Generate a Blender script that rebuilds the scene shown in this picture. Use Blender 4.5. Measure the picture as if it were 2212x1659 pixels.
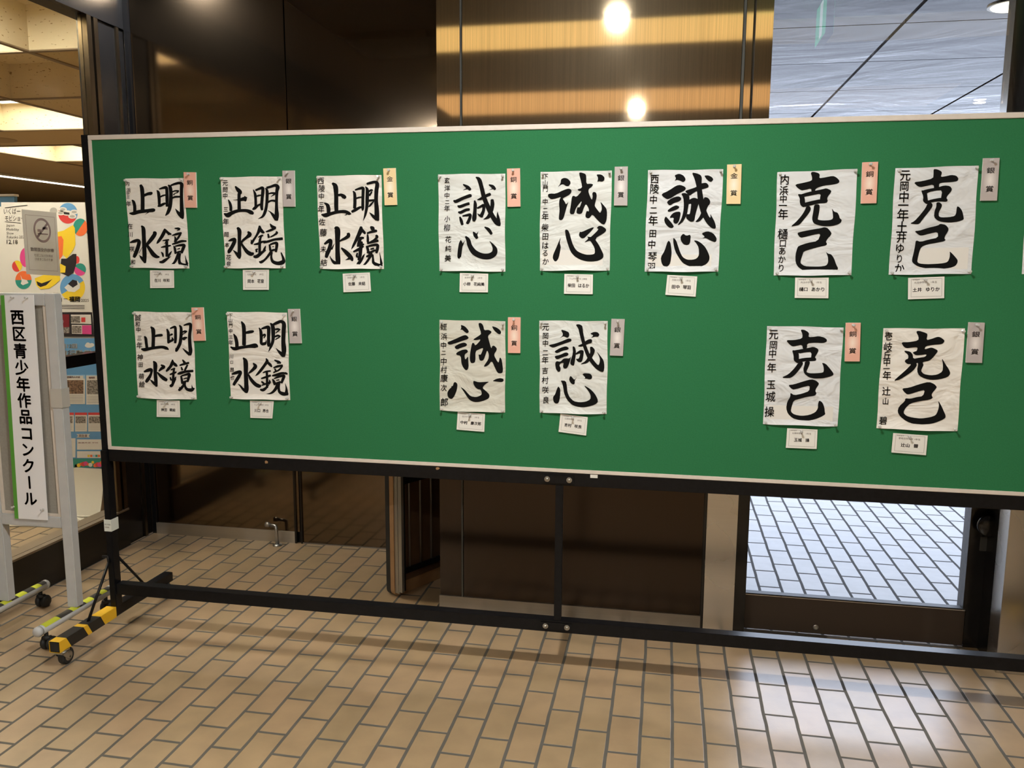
import bpy, bmesh, math, random
from mathutils import Vector, Matrix

for _o in list(bpy.data.objects):
    bpy.data.objects.remove(_o)
S = bpy.context.scene
COL = S.collection
random.seed(7)

# ------------------------------------------------------------------ camera
W, H, F = 2212.0, 1659.0, 1800.0
CAM = Vector((2.1544, -2.8765, 1.50))
RIGHT = Vector((0.9830335, 0.1833461, 0.0054229))
DOWN = Vector((0.0317463, -0.1409449, -0.9895083))
FWD = Vector((-0.1806582, 0.9728919, -0.1443741))
cam_data = bpy.data.cameras.new('camera')
cam_data.sensor_width = 36.0
cam_data.lens = F / W * 36.0
cam_data.clip_start = 0.05
cam_data.clip_end = 200
cam = bpy.data.objects.new('camera', cam_data)
cam.matrix_world = Matrix(((RIGHT.x, -DOWN.x, -FWD.x, CAM.x), (RIGHT.y, -DOWN.y, -FWD.y, CAM.y),
                           (RIGHT.z, -DOWN.z, -FWD.z, CAM.z), (0, 0, 0, 1)))
COL.objects.link(cam)
S.camera = cam

# ------------------------------------------------------------------ exposure, sky
S.view_settings.view_transform = 'Standard'
S.view_settings.look = 'None'
S.view_settings.gamma = 1.0
S.view_settings.use_curve_mapping = False
S.view_settings.exposure = 0.0
world = bpy.data.worlds.new('overcast_sky')
S.world = world
world.use_nodes = True
_bg = world.node_tree.nodes['Background']
_wt = world.node_tree                       # overcast sky: brightest towards the street's horizon
_tc = _wt.nodes.new('ShaderNodeTexCoord')
_sp = _wt.nodes.new('ShaderNodeSeparateXYZ')
_wt.links.new(_tc.outputs['Generated'], _sp.inputs[0])
_rp = _wt.nodes.new('ShaderNodeValToRGB')
_rp.color_ramp.elements[0].position = 0.0
_rp.color_ramp.elements[0].color = (1.0, 1.0, 1.0, 1)
_rp.color_ramp.elements[1].position = 0.75
_rp.color_ramp.elements[1].color = (0.27, 0.31, 0.38, 1)
_wt.links.new(_sp.outputs['Z'], _rp.inputs['Fac'])
_mx = _wt.nodes.new('ShaderNodeVectorMath')
_mx.operation = 'MULTIPLY'
_mx.inputs[1].default_value = (0.82, 0.89, 1.03)
_wt.links.new(_rp.outputs['Color'], _mx.inputs[0])
_wt.links.new(_mx.outputs[0], _bg.inputs[0])
_bg.inputs[1].default_value = 11.6
S.cycles.max_bounces = 10
S.cycles.transparent_max_bounces = 16
S.cycles.caustics_reflective = False
S.cycles.caustics_refractive = False
S.cycles.sample_clamp_indirect = 6.0

LAMP_W = 46.0            # watts of each ceiling downlight
STRIP_E = 1.3            # radiance of the linear ceiling lights
PANEL_E = 9.0            # radiance of the luminous ceiling panels in the hall
CEIL = 2.95


# ------------------------------------------------------------------ pixel of the photograph -> point on a plane of the place
def ray(px, py):
    return RIGHT * ((px - W / 2) / F) + DOWN * ((py - H / 2) / F) + FWD


def on_y(px, py, y=0.0):
    r = ray(px, py)
    return CAM + r * ((y - CAM.y) / r.y)


def on_x(px, py, x):
    r = ray(px, py)
    return CAM + r * ((x - CAM.x) / r.x)


# ------------------------------------------------------------------ materials
MAT = {}


def nm(name):
    m = bpy.data.materials.new(name)
    m.use_nodes = True
    nt = m.node_tree
    return m, nt, nt.nodes['Principled BSDF'], nt.links


def simple(name, col, rough=0.5, metal=0.0, spec=0.5, noise=0.0, nscale=40.0, bump=0.0):
    m, nt, p, L = nm(name)
    p.inputs['Base Color'].default_value = (*col, 1)
    p.inputs['Roughness'].default_value = rough
    p.inputs['Metallic'].default_value = metal
    p.inputs['Specular IOR Level'].default_value = spec
    if noise or bump:
        tc = nt.nodes.new('ShaderNodeTexCoord')
        n = nt.nodes.new('ShaderNodeTexNoise')
        n.inputs['Scale'].default_value = nscale
        n.inputs['Detail'].default_value = 5
        L.new(tc.outputs['Object'], n.inputs['Vector'])
        if noise:
            r = nt.nodes.new('ShaderNodeValToRGB')
            r.color_ramp.elements[0].position = 0.3
            r.color_ramp.elements[1].position = 0.7
            r.color_ramp.elements[0].color = (*[c * (1 - noise) for c in col], 1)
            r.color_ramp.elements[1].color = (*[min(1, c * (1 + noise)) for c in col], 1)
            L.new(n.outputs['Fac'], r.inputs['Fac'])
            L.new(r.outputs['Color'], p.inputs['Base Color'])
        if bump:
            b = nt.nodes.new('ShaderNodeBump')
            b.inputs['Strength'].default_value = bump
            b.inputs['Distance'].default_value = 0.002
            L.new(n.outputs['Fac'], b.inputs['Height'])
            L.new(b.outputs['Normal'], p.inputs['Normal'])
    MAT[name] = m
    return m


def emit(name, col, strength):
    m, nt, p, L = nm(name)
    p.inputs['Base Color'].default_value = (*col, 1)
    p.inputs['Emission Color'].default_value = (*col, 1)
    p.inputs['Emission Strength'].default_value = strength
    MAT[name] = m
    return m


def brushed(name, col, rough, scale=(260, 260, 2.0), aniso=0.7, rot=0.0, streak=0.10, haze=0.0):
    """brushed metal: hairlines along z"""
    m, nt, p, L = nm(name)
    p.inputs['Metallic'].default_value = 1.0
    p.inputs['Anisotropic'].default_value = aniso
    p.inputs['Anisotropic Rotation'].default_value = rot
    tc = nt.nodes.new('ShaderNodeTexCoord')
    mp = nt.nodes.new('ShaderNodeMapping')
    mp.inputs['Scale'].default_value = scale
    n = nt.nodes.new('ShaderNodeTexNoise')
    n.inputs['Scale'].default_value = 1.0
    n.inputs['Detail'].default_value = 4
    L.new(tc.outputs['Object'], mp.inputs['Vector'])
    L.new(mp.outputs['Vector'], n.inputs['Vector'])
    r = nt.nodes.new('ShaderNodeValToRGB')
    r.color_ramp.elements[0].position = 0.3
    r.color_ramp.elements[1].position = 0.7
    r.color_ramp.elements[0].color = (*[c * (1 - streak) for c in col], 1)
    r.color_ramp.elements[1].color = (*[c * (1 + streak) for c in col], 1)
    L.new(n.outputs['Fac'], r.inputs['Fac'])
    L.new(r.outputs['Color'], p.inputs['Base Color'])
    if haze:                                   # worn lacquer: part of the sheet scatters widely
        g = nt.nodes.new('ShaderNodeBsdfGlossy')
        g.inputs['Roughness'].default_value = 0.42
        mxs = nt.nodes.new('ShaderNodeMixShader')
        mxs.inputs[0].default_value = haze
        L.new(r.outputs['Color'], g.inputs[0])
        L.new(p.outputs[0], mxs.inputs[1])
        L.new(g.outputs[0], mxs.inputs[2])
        L.new(mxs.outputs[0], nt.nodes['Material Output'].inputs[0])
    n2 = nt.nodes.new('ShaderNodeTexNoise')
    n2.inputs['Scale'].default_value = 3.0
    L.new(tc.outputs['Object'], n2.inputs['Vector'])
    mr = nt.nodes.new('ShaderNodeMapRange')
    mr.inputs['To Min'].default_value = rough * 0.85
    mr.inputs['To Max'].default_value = rough * 1.15
    L.new(n2.outputs['Fac'], mr.inputs['Value'])
    L.new(mr.outputs['Result'], p.inputs['Roughness'])
    MAT[name] = m
    return m


def glass_pane(name, tint=(0.93, 0.95, 0.95), refl=1.0):
    m = bpy.data.materials.new(name)
    m.use_nodes = True
    nt = m.node_tree
    nt.nodes.clear()
    L = nt.links
    out = nt.nodes.new('ShaderNodeOutputMaterial')
    tr = nt.nodes.new('ShaderNodeBsdfTransparent')
    tr.inputs[0].default_value = (*tint, 1)
    gl = nt.nodes.new('ShaderNodeBsdfGlossy')
    gl.inputs['Roughness'].default_value = 0.0
    fr = nt.nodes.new('ShaderNodeFresnel')
    fr.inputs['IOR'].default_value = 1.45
    mu = nt.nodes.new('ShaderNodeMath')
    mu.operation = 'MULTIPLY'
    mu.inputs[1].default_value = refl
    mx = nt.nodes.new('ShaderNodeMixShader')
    ge = nt.nodes.new('ShaderNodeNewGeometry')      # reflect on the outer faces only, a pane is thin
    sb = nt.nodes.new('ShaderNodeMath')
    sb.operation = 'SUBTRACT'
    sb.inputs[0].default_value = 1.0
    m2 = nt.nodes.new('ShaderNodeMath')
    m2.operation = 'MULTIPLY'
    L.new(ge.outputs['Backfacing'], sb.inputs[1])
    L.new(fr.outputs[0], mu.inputs[0])
    L.new(mu.outputs[0], m2.inputs[0])
    L.new(sb.outputs[0], m2.inputs[1])
    L.new(m2.outputs[0], mx.inputs[0])
    L.new(tr.outputs[0], mx.inputs[1])
    L.new(gl.outputs[0], mx.inputs[2])
    L.new(mx.outputs[0], out.inputs[0])
    MAT[name] = m
    return m


def tile_material(name, c1, c2, joint, rough=0.34, spec=1.0, gap=0.006):
    m, nt, p, L = nm(name)
    tc = nt.nodes.new('ShaderNodeTexCoord')
    sx = nt.nodes.new('ShaderNodeSeparateXYZ')
    L.new(tc.outputs['Object'], sx.inputs[0])
    ax = nt.nodes.new('ShaderNodeMath'); ax.operation = 'ADD'; ax.inputs[1].default_value = -1.707 + 0.1011 * 200
    ay = nt.nodes.new('ShaderNodeMath'); ay.operation = 'ADD'; ay.inputs[1].default_value = 0.04425 + 0.2115 * 100
    L.new(sx.outputs['X'], ax.inputs[0])
    L.new(sx.outputs['Y'], ay.inputs[0])
    # slightly wavy joints
    cx = nt.nodes.new('ShaderNodeCombineXYZ')
    L.new(ay.outputs[0], cx.inputs['X'])
    L.new(ax.outputs[0], cx.inputs['Y'])
    wn = nt.nodes.new('ShaderNodeTexNoise'); wn.inputs['Scale'].default_value = 7.0
    L.new(tc.outputs['Object'], wn.inputs['Vector'])
    wv = nt.nodes.new('ShaderNodeVectorMath'); wv.operation = 'MULTIPLY_ADD'
    wv.inputs[1].default_value = (0.006, 0.006, 0)
    L.new(wn.outputs['Color'], wv.inputs[0])
    L.new(cx.outputs[0], wv.inputs[2])
    sub = nt.nodes.new('ShaderNodeVectorMath'); sub.operation = 'SUBTRACT'
    sub.inputs[1].default_value = (0.003, 0.003, 0)
    L.new(wv.outputs[0], sub.inputs[0])
    b = nt.nodes.new('ShaderNodeTexBrick')
    b.offset = 0.5
    b.offset_frequency = 2
    b.inputs['Scale'].default_value = 1.0
    b.inputs['Brick Width'].default_value = 0.2115
    b.inputs['Row Height'].default_value = 0.1011
    b.inputs['Mortar Size'].default_value = gap
    b.inputs['Mortar Smooth'].default_value = 0.25
    b.inputs['Bias'].default_value = 0.0
    b.inputs['Color1'].default_value = (*c1, 1)
    b.inputs['Color2'].default_value = (*c2, 1)
    b.inputs['Mortar'].default_value = (*joint, 1)
    L.new(sub.outputs[0], b.inputs['Vector'])
    n = nt.nodes.new('ShaderNodeTexNoise'); n.inputs['Scale'].default_value = 9.0; n.inputs['Detail'].default_value = 6
    L.new(tc.outputs['Object'], n.inputs['Vector'])
    mr = nt.nodes.new('ShaderNodeMapRange')
    mr.inputs['From Min'].default_value = 0.3; mr.inputs['From Max'].default_value = 0.7
    mr.inputs['To Min'].default_value = 0.86; mr.inputs['To Max'].default_value = 1.08
    L.new(n.outputs['Fac'], mr.inputs['Value'])
    vm = nt.nodes.new('ShaderNodeVectorMath'); vm.operation = 'SCALE'
    L.new(b.outputs['Color'], vm.inputs[0])
    L.new(mr.outputs[0], vm.inputs['Scale'])
    L.new(vm.outputs[0], p.inputs['Base Color'])
    rr = nt.nodes.new('ShaderNodeMapRange')
    rr.inputs['To Min'].default_value = rough; rr.inputs['To Max'].default_value = 0.7
    L.new(b.outputs['Fac'], rr.inputs['Value'])
    L.new(rr.outputs[0], p.inputs['Roughness'])
    p.inputs['IOR'].default_value = 1.6
    sp = nt.nodes.new('ShaderNodeMapRange')       # joints are dull
    sp.inputs['To Min'].default_value = spec; sp.inputs['To Max'].default_value = 0.05
    L.new(b.outputs['Fac'], sp.inputs['Value'])
    L.new(sp.outputs[0], p.inputs['Specular IOR Level'])
    # joints sit lower, the tile face is softly uneven
    n3 = nt.nodes.new('ShaderNodeTexNoise'); n3.inputs['Scale'].default_value = 160.0; n3.inputs['Detail'].default_value = 3
    L.new(tc.outputs['Object'], n3.inputs['Vector'])
    hm = nt.nodes.new('ShaderNodeMath'); hm.operation = 'MULTIPLY_ADD'
    hm.inputs[1].default_value = -1.0
    L.new(b.outputs['Fac'], hm.inputs[0])
    h2 = nt.nodes.new('ShaderNodeMath'); h2.operation = 'MULTIPLY'; h2.inputs[1].default_value = 0.16
    L.new(n3.outputs['Fac'], h2.inputs[0])
    L.new(h2.outputs[0], hm.inputs[2])
    bp = nt.nodes.new('ShaderNodeBump')
    bp.inputs['Strength'].default_value = 0.55
    bp.inputs['Distance'].default_value = 0.002
    L.new(hm.outputs[0], bp.inputs['Height'])
    L.new(bp.outputs['Normal'], p.inputs['Normal'])
    MAT[name] = m


def paper_material(name, col, seed):
    m, nt, p, L = nm(name)
    p.inputs['Roughness'].default_value = 0.85
    p.inputs['Specular IOR Level'].default_value = 0.15
    tc = nt.nodes.new('ShaderNodeTexCoord')
    mp = nt.nodes.new('ShaderNodeMapping')
    mp.inputs['Location'].default_value = (seed * 3.1, 0, seed * 1.7)
    mp.inputs['Scale'].default_value = (8.0, 8.0, 15.0)
    L.new(tc.outputs['Object'], mp.inputs['Vector'])
    n = nt.nodes.new('ShaderNodeTexNoise')
    n.inputs['Scale'].default_value = 1.0
    n.inputs['Detail'].default_value = 3.0
    n.inputs['Distortion'].default_value = 0.7
    L.new(mp.outputs['Vector'], n.inputs['Vector'])
    bp = nt.nodes.new('ShaderNodeBump')
    bp.inputs['Strength'].default_value = 0.55
    bp.inputs['Distance'].default_value = 0.03
    L.new(n.outputs['Fac'], bp.inputs['Height'])
    L.new(bp.outputs['Normal'], p.inputs['Normal'])
    n2 = nt.nodes.new('ShaderNodeTexNoise'); n2.inputs['Scale'].default_value = 14.0; n2.inputs['Detail'].default_value = 4
    L.new(tc.outputs['Object'], n2.inputs['Vector'])
    r = nt.nodes.new('ShaderNodeValToRGB')
    r.color_ramp.elements[0].position = 0.35; r.color_ramp.elements[1].position = 0.65
    r.color_ramp.elements[0].color = (*[c * 0.95 for c in col], 1)
    r.color_ramp.elements[1].color = (*col, 1)
    L.new(n2.outputs['Fac'], r.inputs['Fac'])
    L.new(r.outputs['Color'], p.inputs['Base Color'])
    MAT[name] = m


def stripe_material(name, stops):
    """tape bands along the object's y axis; stops = [(y, colour)...]"""
    m, nt, p, L = nm(name)
    p.inputs['Roughness'].default_value = 0.45
    tc = nt.nodes.new('ShaderNodeTexCoord')
    sx = nt.nodes.new('ShaderNodeSeparateXYZ')
    L.new(tc.outputs['Object'], sx.inputs[0])
    md = nt.nodes.new('ShaderNodeMath'); md.operation = 'MULTIPLY_ADD'; md.inputs[1].default_value = 0.55
    L.new(sx.outputs['Z'], md.inputs[0])
    L.new(sx.outputs['Y'], md.inputs[2])
    mr = nt.nodes.new('ShaderNodeMapRange')
    mr.inputs['From Min'].default_value = -0.6; mr.inputs['From Max'].default_value = 0.6
    L.new(md.outputs[0], mr.inputs['Value'])
    r = nt.nodes.new('ShaderNodeValToRGB')
    r.color_ramp.interpolation = 'CONSTANT'
    els = r.color_ramp.elements
    while len(els) < len(stops):
        els.new(1.0)
    for e, (y, c) in zip(els, stops):
        e.position = max(0, min(1, (y + 0.6) / 1.2))
        e.color = (*c, 1)
    L.new(mr.outputs[0], r.inputs['Fac'])
    L.new(r.outputs['Color'], p.inputs['Base Color'])
    MAT[name] = m


def soffit_material():
    """glossy, slightly buckled painted metal panels of the arcade ceiling"""
    m, nt, p, L = nm('arcade_soffit')
    p.inputs['Base Color'].default_value = (0.06, 0.053, 0.057, 1)
    p.inputs['Metallic'].default_value = 0.0
    p.inputs['Roughness'].default_value = 0.12
    p.inputs['Specular IOR Level'].default_value = 0.22
    tc = nt.nodes.new('ShaderNodeTexCoord')
    mp = nt.nodes.new('ShaderNodeMapping')
    mp.inputs['Scale'].default_value = (1.0, 1.5, 1)
    n = nt.nodes.new('ShaderNodeTexNoise')
    n.inputs['Scale'].default_value = 1.0
    n.inputs['Detail'].default_value = 4.0
    n.inputs['Distortion'].default_value = 1.0
    L.new(tc.outputs['Object'], mp.inputs['Vector'])
    L.new(mp.outputs['Vector'], n.inputs['Vector'])
    bp = nt.nodes.new('ShaderNodeBump')
    bp.inputs['Strength'].default_value = 0.5
    bp.inputs['Distance'].default_value = 0.02
    L.new(n.outputs['Fac'], bp.inputs['Height'])
    L.new(bp.outputs['Normal'], p.inputs['Normal'])
    MAT['arcade_soffit'] = m


def speckle_material():
    """acoustic ceiling board with short dark fissures"""
    m, nt, p, L = nm('acoustic_board')
    p.inputs['Roughness'].default_value = 0.9
    p.inputs['Specular IOR Level'].default_value = 0.1
    tc = nt.nodes.new('ShaderNodeTexCoord')
    mp = nt.nodes.new('ShaderNodeMapping'); mp.inputs['Scale'].default_value = (30, 30, 90)
    n = nt.nodes.new('ShaderNodeTexNoise'); n.inputs['Scale'].default_value = 1.0; n.inputs['Detail'].default_value = 2
    L.new(tc.outputs['Object'], mp.inputs['Vector'])
    L.new(mp.outputs['Vector'], n.inputs['Vector'])
    r = nt.nodes.new('ShaderNodeValToRGB')
    r.color_ramp.elements[0].position = 0.28; r.color_ramp.elements[1].position = 0.33
    r.color_ramp.elements[0].color = (0.38, 0.27, 0.13, 1)
    r.color_ramp.elements[1].color = (0.86, 0.74, 0.53, 1)
    L.new(n.outputs['Fac'], r.inputs['Fac'])
    L.new(r.outputs['Color'], p.inputs['Base Color'])
    MAT['acoustic_board'] = m


tile_material('floor_tile', (0.385, 0.272, 0.152), (0.425, 0.287, 0.166), (0.125, 0.114, 0.098))
tile_material('arcade_tile', (0.21, 0.20, 0.19), (0.235, 0.22, 0.205), (0.035, 0.032, 0.03), 0.5, 0.55, 0.0075)
soffit_material()
speckle_material()
simple('green_felt', (0.028, 0.165, 0.066), 0.95, spec=0.1, noise=0.05, nscale=220, bump=0.15)
simple('black_steel', (0.006, 0.006, 0.007), 0.36, spec=0.22, noise=0.3, nscale=60)
simple('gasket_grey', (0.055, 0.056, 0.052), 0.45)
simple('black_metal_gloss', (0.008, 0.008, 0.009), 0.22)
simple('black_rubber', (0.012, 0.012, 0.012), 0.6)
simple('white_trim', (0.66, 0.60, 0.54), 0.4, noise=0.04)
simple('ink', (0.007, 0.007, 0.007), 0.8, spec=0.06)
simple('thin_ink', (0.02, 0.018, 0.018), 0.7, spec=0.2)
simple('print_black', (0.02, 0.018, 0.02), 0.6)
simple('print_grey', (0.16, 0.14, 0.14), 0.7)
simple('card_white', (0.74, 0.73, 0.69), 0.7, spec=0.2)
simple('slip_white', (0.715, 0.70, 0.67), 0.85, spec=0.1)
simple('foam_white', (0.86, 0.84, 0.80), 0.7)
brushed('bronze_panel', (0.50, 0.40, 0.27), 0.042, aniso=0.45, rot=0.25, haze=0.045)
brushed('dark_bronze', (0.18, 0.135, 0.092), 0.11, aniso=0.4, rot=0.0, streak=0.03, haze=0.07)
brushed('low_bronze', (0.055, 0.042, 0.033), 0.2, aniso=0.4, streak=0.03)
brushed('dull_bronze', (0.15, 0.12, 0.085), 0.3, aniso=0.3)
brushed('stainless', (0.62, 0.605, 0.585), 0.27, scale=(2.0, 2.0, 300), aniso=0.0, streak=0.02)
brushed('kick_plate', (0.31, 0.29, 0.265), 0.38, scale=(3.0, 3.0, 260), aniso=0.0, streak=0.03)
brushed('skirting_steel', (0.60, 0.55, 0.48), 0.5, scale=(3.0, 3.0, 260), aniso=0.0, streak=0.03)
simple('chrome', (0.50, 0.50, 0.50), 0.3, metal=1.0)
simple('dull_steel', (0.42, 0.40, 0.36), 0.4, metal=0.9)
simple('lobby_ceiling', (0.13, 0.115, 0.095), 0.7)
simple('plaster', (0.50, 0.42, 0.30), 0.8)
simple('hall_plaster', (0.70, 0.56, 0.36), 0.85)
simple('hall_wall', (0.50, 0.38, 0.24), 0.85)
simple('rail_brown', (0.06, 0.042, 0.031), 0.6)
simple('sill_metal', (0.33, 0.26, 0.19), 0.4, metal=0.6)
simple('grey_paint', (0.52, 0.53, 0.54), 0.45, noise=0.04, nscale=25)
simple('grey_cloth', (0.30, 0.285, 0.255), 0.9, noise=0.06, nscale=120)
simple('sign_white', (0.87, 0.88, 0.92), 0.5)
simple('sign_green', (0.10, 0.36, 0.045), 0.5)
simple('sign_black', (0.018, 0.012, 0.016), 0.5)
simple('tape_clear', (0.52, 0.50, 0.46), 0.25)
simple('wood_edge', (0.33, 0.19, 0.09), 0.5, noise=0.15, nscale=12)
simple('table_top_dark', (0.10, 0.055, 0.028), 0.45, noise=0.2, nscale=8)
simple('poster_white', (0.76, 0.72, 0.68), 0.5)
simple('poster_blue', (0.13, 0.33, 0.62), 0.5)
simple('poster_pale_blue', (0.33, 0.55, 0.80), 0.5)
simple('poster_red', (0.70, 0.06, 0.06), 0.5)
simple('poster_orange', (0.85, 0.17, 0.05), 0.5)
simple('poster_yellow', (0.90, 0.62, 0.04), 0.5)
simple('poster_teal', (0.03, 0.28, 0.23), 0.5)
simple('poster_magenta', (0.72, 0.07, 0.28), 0.5)
simple('poster_dark', (0.03, 0.025, 0.03), 0.4)
simple('poster_maroon', (0.20, 0.02, 0.03), 0.4)
simple('poster_grey', (0.42, 0.40, 0.38), 0.5)
simple('poster_photo', (0.20, 0.12, 0.08), 0.5, noise=0.9, nscale=90)
simple('poster_photo_grey', (0.25, 0.22, 0.20), 0.5, noise=0.9, nscale=110)
simple('cloth_white', (0.82, 0.77, 0.68), 0.85)
simple('cable_white', (0.74, 0.70, 0.62), 0.5)


def thin_paper(name, col, through, mix):
    """thin paper on the glass: the hall's light comes through it"""
    m, nt, p, L = nm(name)
    p.inputs['Base Color'].default_value = (*col, 1)
    t = nt.nodes.new('ShaderNodeBsdfTranslucent')
    t.inputs[0].default_value = (*through, 1)
    x = nt.nodes.new('ShaderNodeMixShader')
    x.inputs[0].default_value = mix
    L.new(p.outputs[0], x.inputs[1])
    L.new(t.outputs[0], x.inputs[2])
    L.new(x.outputs[0], nt.nodes['Material Output'].inputs[0])
    MAT[name] = m


thin_paper('no_smoke_grey', (0.70, 0.68, 0.65), (0.84, 0.82, 0.79), 0.68)
thin_paper('no_smoke_ring', (0.42, 0.33, 0.34), (0.50, 0.40, 0.42), 0.68)
simple('sticker', (0.70, 0.74, 0.70), 0.5)
emit('lamp_lens', (1.0, 0.93, 0.82), 40.0)
emit('strip_light', (1.0, 0.76, 0.36), STRIP_E)
emit('dim_strip_light', (1.0, 0.66, 0.34), STRIP_E * 0.75)
emit('hall_panel_light', (1.0, 0.91, 0.72), PANEL_E)
emit('recess_fill_light', (1.0, 0.90, 0.70), 62.0)
emit('hall_strip_light', (1.0, 0.92, 0.75), 6.0)
emit('exit_green', (0.05, 0.75, 0.32), 7.0)
emit('exit_white', (0.85, 1.0, 0.92), 9.0)
emit('arcade_lamp', (1.0, 0.93, 0.72), 2.0)
glass_pane('window_glass')
glass_pane('door_glass', (0.95, 0.96, 0.97))
_m, _nt, _p, _L = nm('clear_plastic')
_p.inputs['Base Color'].default_value = (0.93, 0.93, 0.92, 1)
_p.inputs['Transmission Weight'].default_value = 0.45
_p.inputs['Roughness'].default_value = 0.12
_p.inputs['IOR'].default_value = 1.45
MAT['clear_plastic'] = _m


# gradients printed on the award cards (a pale middle is part of the print)
def card_print(name, edge, middle):
    m, nt, p, L = nm(name)
    p.inputs['Roughness'].default_value = 0.6
    tc = nt.nodes.new('ShaderNodeTexCoord')
    mp = nt.nodes.new('ShaderNodeMapping')
    mp.inputs['Location'].default_value = (-0.5, 0, -0.48)
    mp.inputs['Scale'].default_value = (1, 0, 1)
    g = nt.nodes.new('ShaderNodeVectorMath'); g.operation = 'MULTIPLY'
    g.inputs[1].default_value = (2.1, 0, 2.6)
    ln = nt.nodes.new('ShaderNodeVectorMath'); ln.operation = 'LENGTH'
    L.new(tc.outputs['Generated'], mp.inputs['Vector'])
    L.new(mp.outputs['Vector'], g.inputs[0])
    L.new(g.outputs[0], ln.inputs[0])
    r = nt.nodes.new('ShaderNodeValToRGB')
    r.color_ramp.elements[0].color = (*middle, 1)
    r.color_ramp.elements[1].color = (*edge, 1)
    r.color_ramp.elements[1].position = 0.85
    L.new(ln.outputs['Value'], r.inputs['Fac'])
    L.new(r.outputs['Color'], p.inputs['Base Color'])
    MAT[name] = m


card_print('bronze_print', (0.74, 0.40, 0.31), (0.86, 0.72, 0.62))
card_print('silver_print', (0.45, 0.405, 0.40), (0.78, 0.74, 0.72))
card_print('gold_print', (0.78, 0.60, 0.33), (0.86, 0.80, 0.68))


# ------------------------------------------------------------------ mesh helpers
def link(name, mesh, parent=None):
    o = bpy.data.objects.new(name, mesh)
    COL.objects.link(o)
    if parent:
        o.parent = parent
        o.matrix_parent_inverse = parent.matrix_world.inverted()
    return o


def finish(name, bm, mat, parent=None, smooth=False, bevel=0.0):
    if bevel:
        bmesh.ops.bevel(bm, geom=[e for e in bm.edges], offset=bevel, segments=2, affect='EDGES', clamp_overlap=True)
    bmesh.ops.recalc_face_normals(bm, faces=bm.faces)
    me = bpy.data.meshes.new(name)
    bm.to_mesh(me)
    bm.free()
    mats = mat if isinstance(mat, (list, tuple)) else [mat]
    for k in mats:
        me.materials.append(MAT[k])
    if smooth:
        for f in me.polygons:
            f.use_smooth = True
    return link(name, me, parent)


def bx(bm, x0, x1, y0, y1, z0, z1, mi=0):
    v = [bm.verts.new(p) for p in ((x0, y0, z0), (x1, y0, z0), (x1, y1, z0), (x0, y1, z0),
                                   (x0, y0, z1), (x1, y0, z1), (x1, y1, z1), (x0, y1, z1))]
    fs = []
    for q in ((0, 3, 2, 1), (4, 5, 6, 7), (0, 1, 5, 4), (1, 2, 6, 5), (2, 3, 7, 6), (3, 0, 4, 7)):
        f = bm.faces.new([v[i] for i in q])
        f.material_index = mi
        fs.append(f)
    return fs


def box(name, b, mat, parent=None, bevel=0.0):
    bm = bmesh.new()
    bx(bm, *b)
    return finish(name, bm, mat, parent, bevel=bevel)


def tube(bm, pts, r, n=12, cap=True):
    pts = [Vector(p) for p in pts]
    rings = []
    for i, p in enumerate(pts):
        d = (pts[min(i + 1, len(pts) - 1)] - pts[max(i - 1, 0)]).normalized()
        a = d.cross(Vector((0, 0, 1)))
        if a.length < 1e-3:
            a = Vector((1, 0, 0))
        a.normalize()
        b = d.cross(a).normalized()
        rr = r[i] if isinstance(r, (list, tuple)) else r
        rings.append([bm.verts.new(p + a * (math.cos(2 * math.pi * k / n) * rr) + b * (math.sin(2 * math.pi * k / n) * rr))
                      for k in range(n)])
    for A, B in zip(rings, rings[1:]):
        for k in range(n):
            bm.faces.new((A[k], A[(k + 1) % n], B[(k + 1) % n], B[k]))
    if cap:
        bm.faces.new(rings[0][::-1])
        bm.faces.new(rings[-1])


def lathe(bm, prof, axis='z', c=(0, 0, 0), n=20):
    """prof = [(r, h)...]"""
    c = Vector(c)
    rings = []
    for r, h in prof:
        ring = []
        for k in range(n):
            a = 2 * math.pi * k / n
            u, w = math.cos(a) * r, math.sin(a) * r
            p = {'z': Vector((u, w, h)), 'y': Vector((u, h, w)), 'x': Vector((h, u, w))}[axis]
            ring.append(bm.verts.new(c + p))
        rings.append(ring)
    for A, B in zip(rings, rings[1:]):
        for k in range(n):
            bm.faces.new((A[k], A[(k + 1) % n], B[(k + 1) % n], B[k]))
    bm.faces.new(rings[0][::-1])
    bm.faces.new(rings[-1])


def empty(name, loc):
    o = bpy.data.objects.new(name, None)
    o.empty_display_size = 0.1
    o.location = loc
    COL.objects.link(o)
    o.matrix_world = Matrix.Translation(loc)
    return o


def tag(o, label, cat, group=None):
    o['label'] = label
    o['category'] = cat
    if group:
        o['group'] = group
    return o


def struct(o):
    o['kind'] = 'structure'
    return o


_dg = None
_tcache = {}


def glyphs(text, spacing=1.0):
    """outline of a line of text as (verts, faces) with bounding box normalised to its own extents"""
    key = (text, spacing)
    if key not in _tcache:
        c = bpy.data.curves.new('lettering', 'FONT')
        c.body = text
        c.size = 1.0
        c.space_character = spacing
        c.resolution_u = 3
        o = bpy.data.objects.new('lettering', c)
        COL.objects.link(o)
        dg = bpy.context.evaluated_depsgraph_get()
        dg.update()
        me = bpy.data.meshes.new_from_object(o.evaluated_get(dg))
        vs = [(v.co.x, v.co.y) for v in me.vertices]
        fs = [tuple(p.vertices) for p in me.polygons]
        bpy.data.objects.remove(o)
        bpy.data.curves.remove(c)
        bpy.data.meshes.remove(me)
        _tcache[key] = (vs, fs)
    return _tcache[key]


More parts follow.
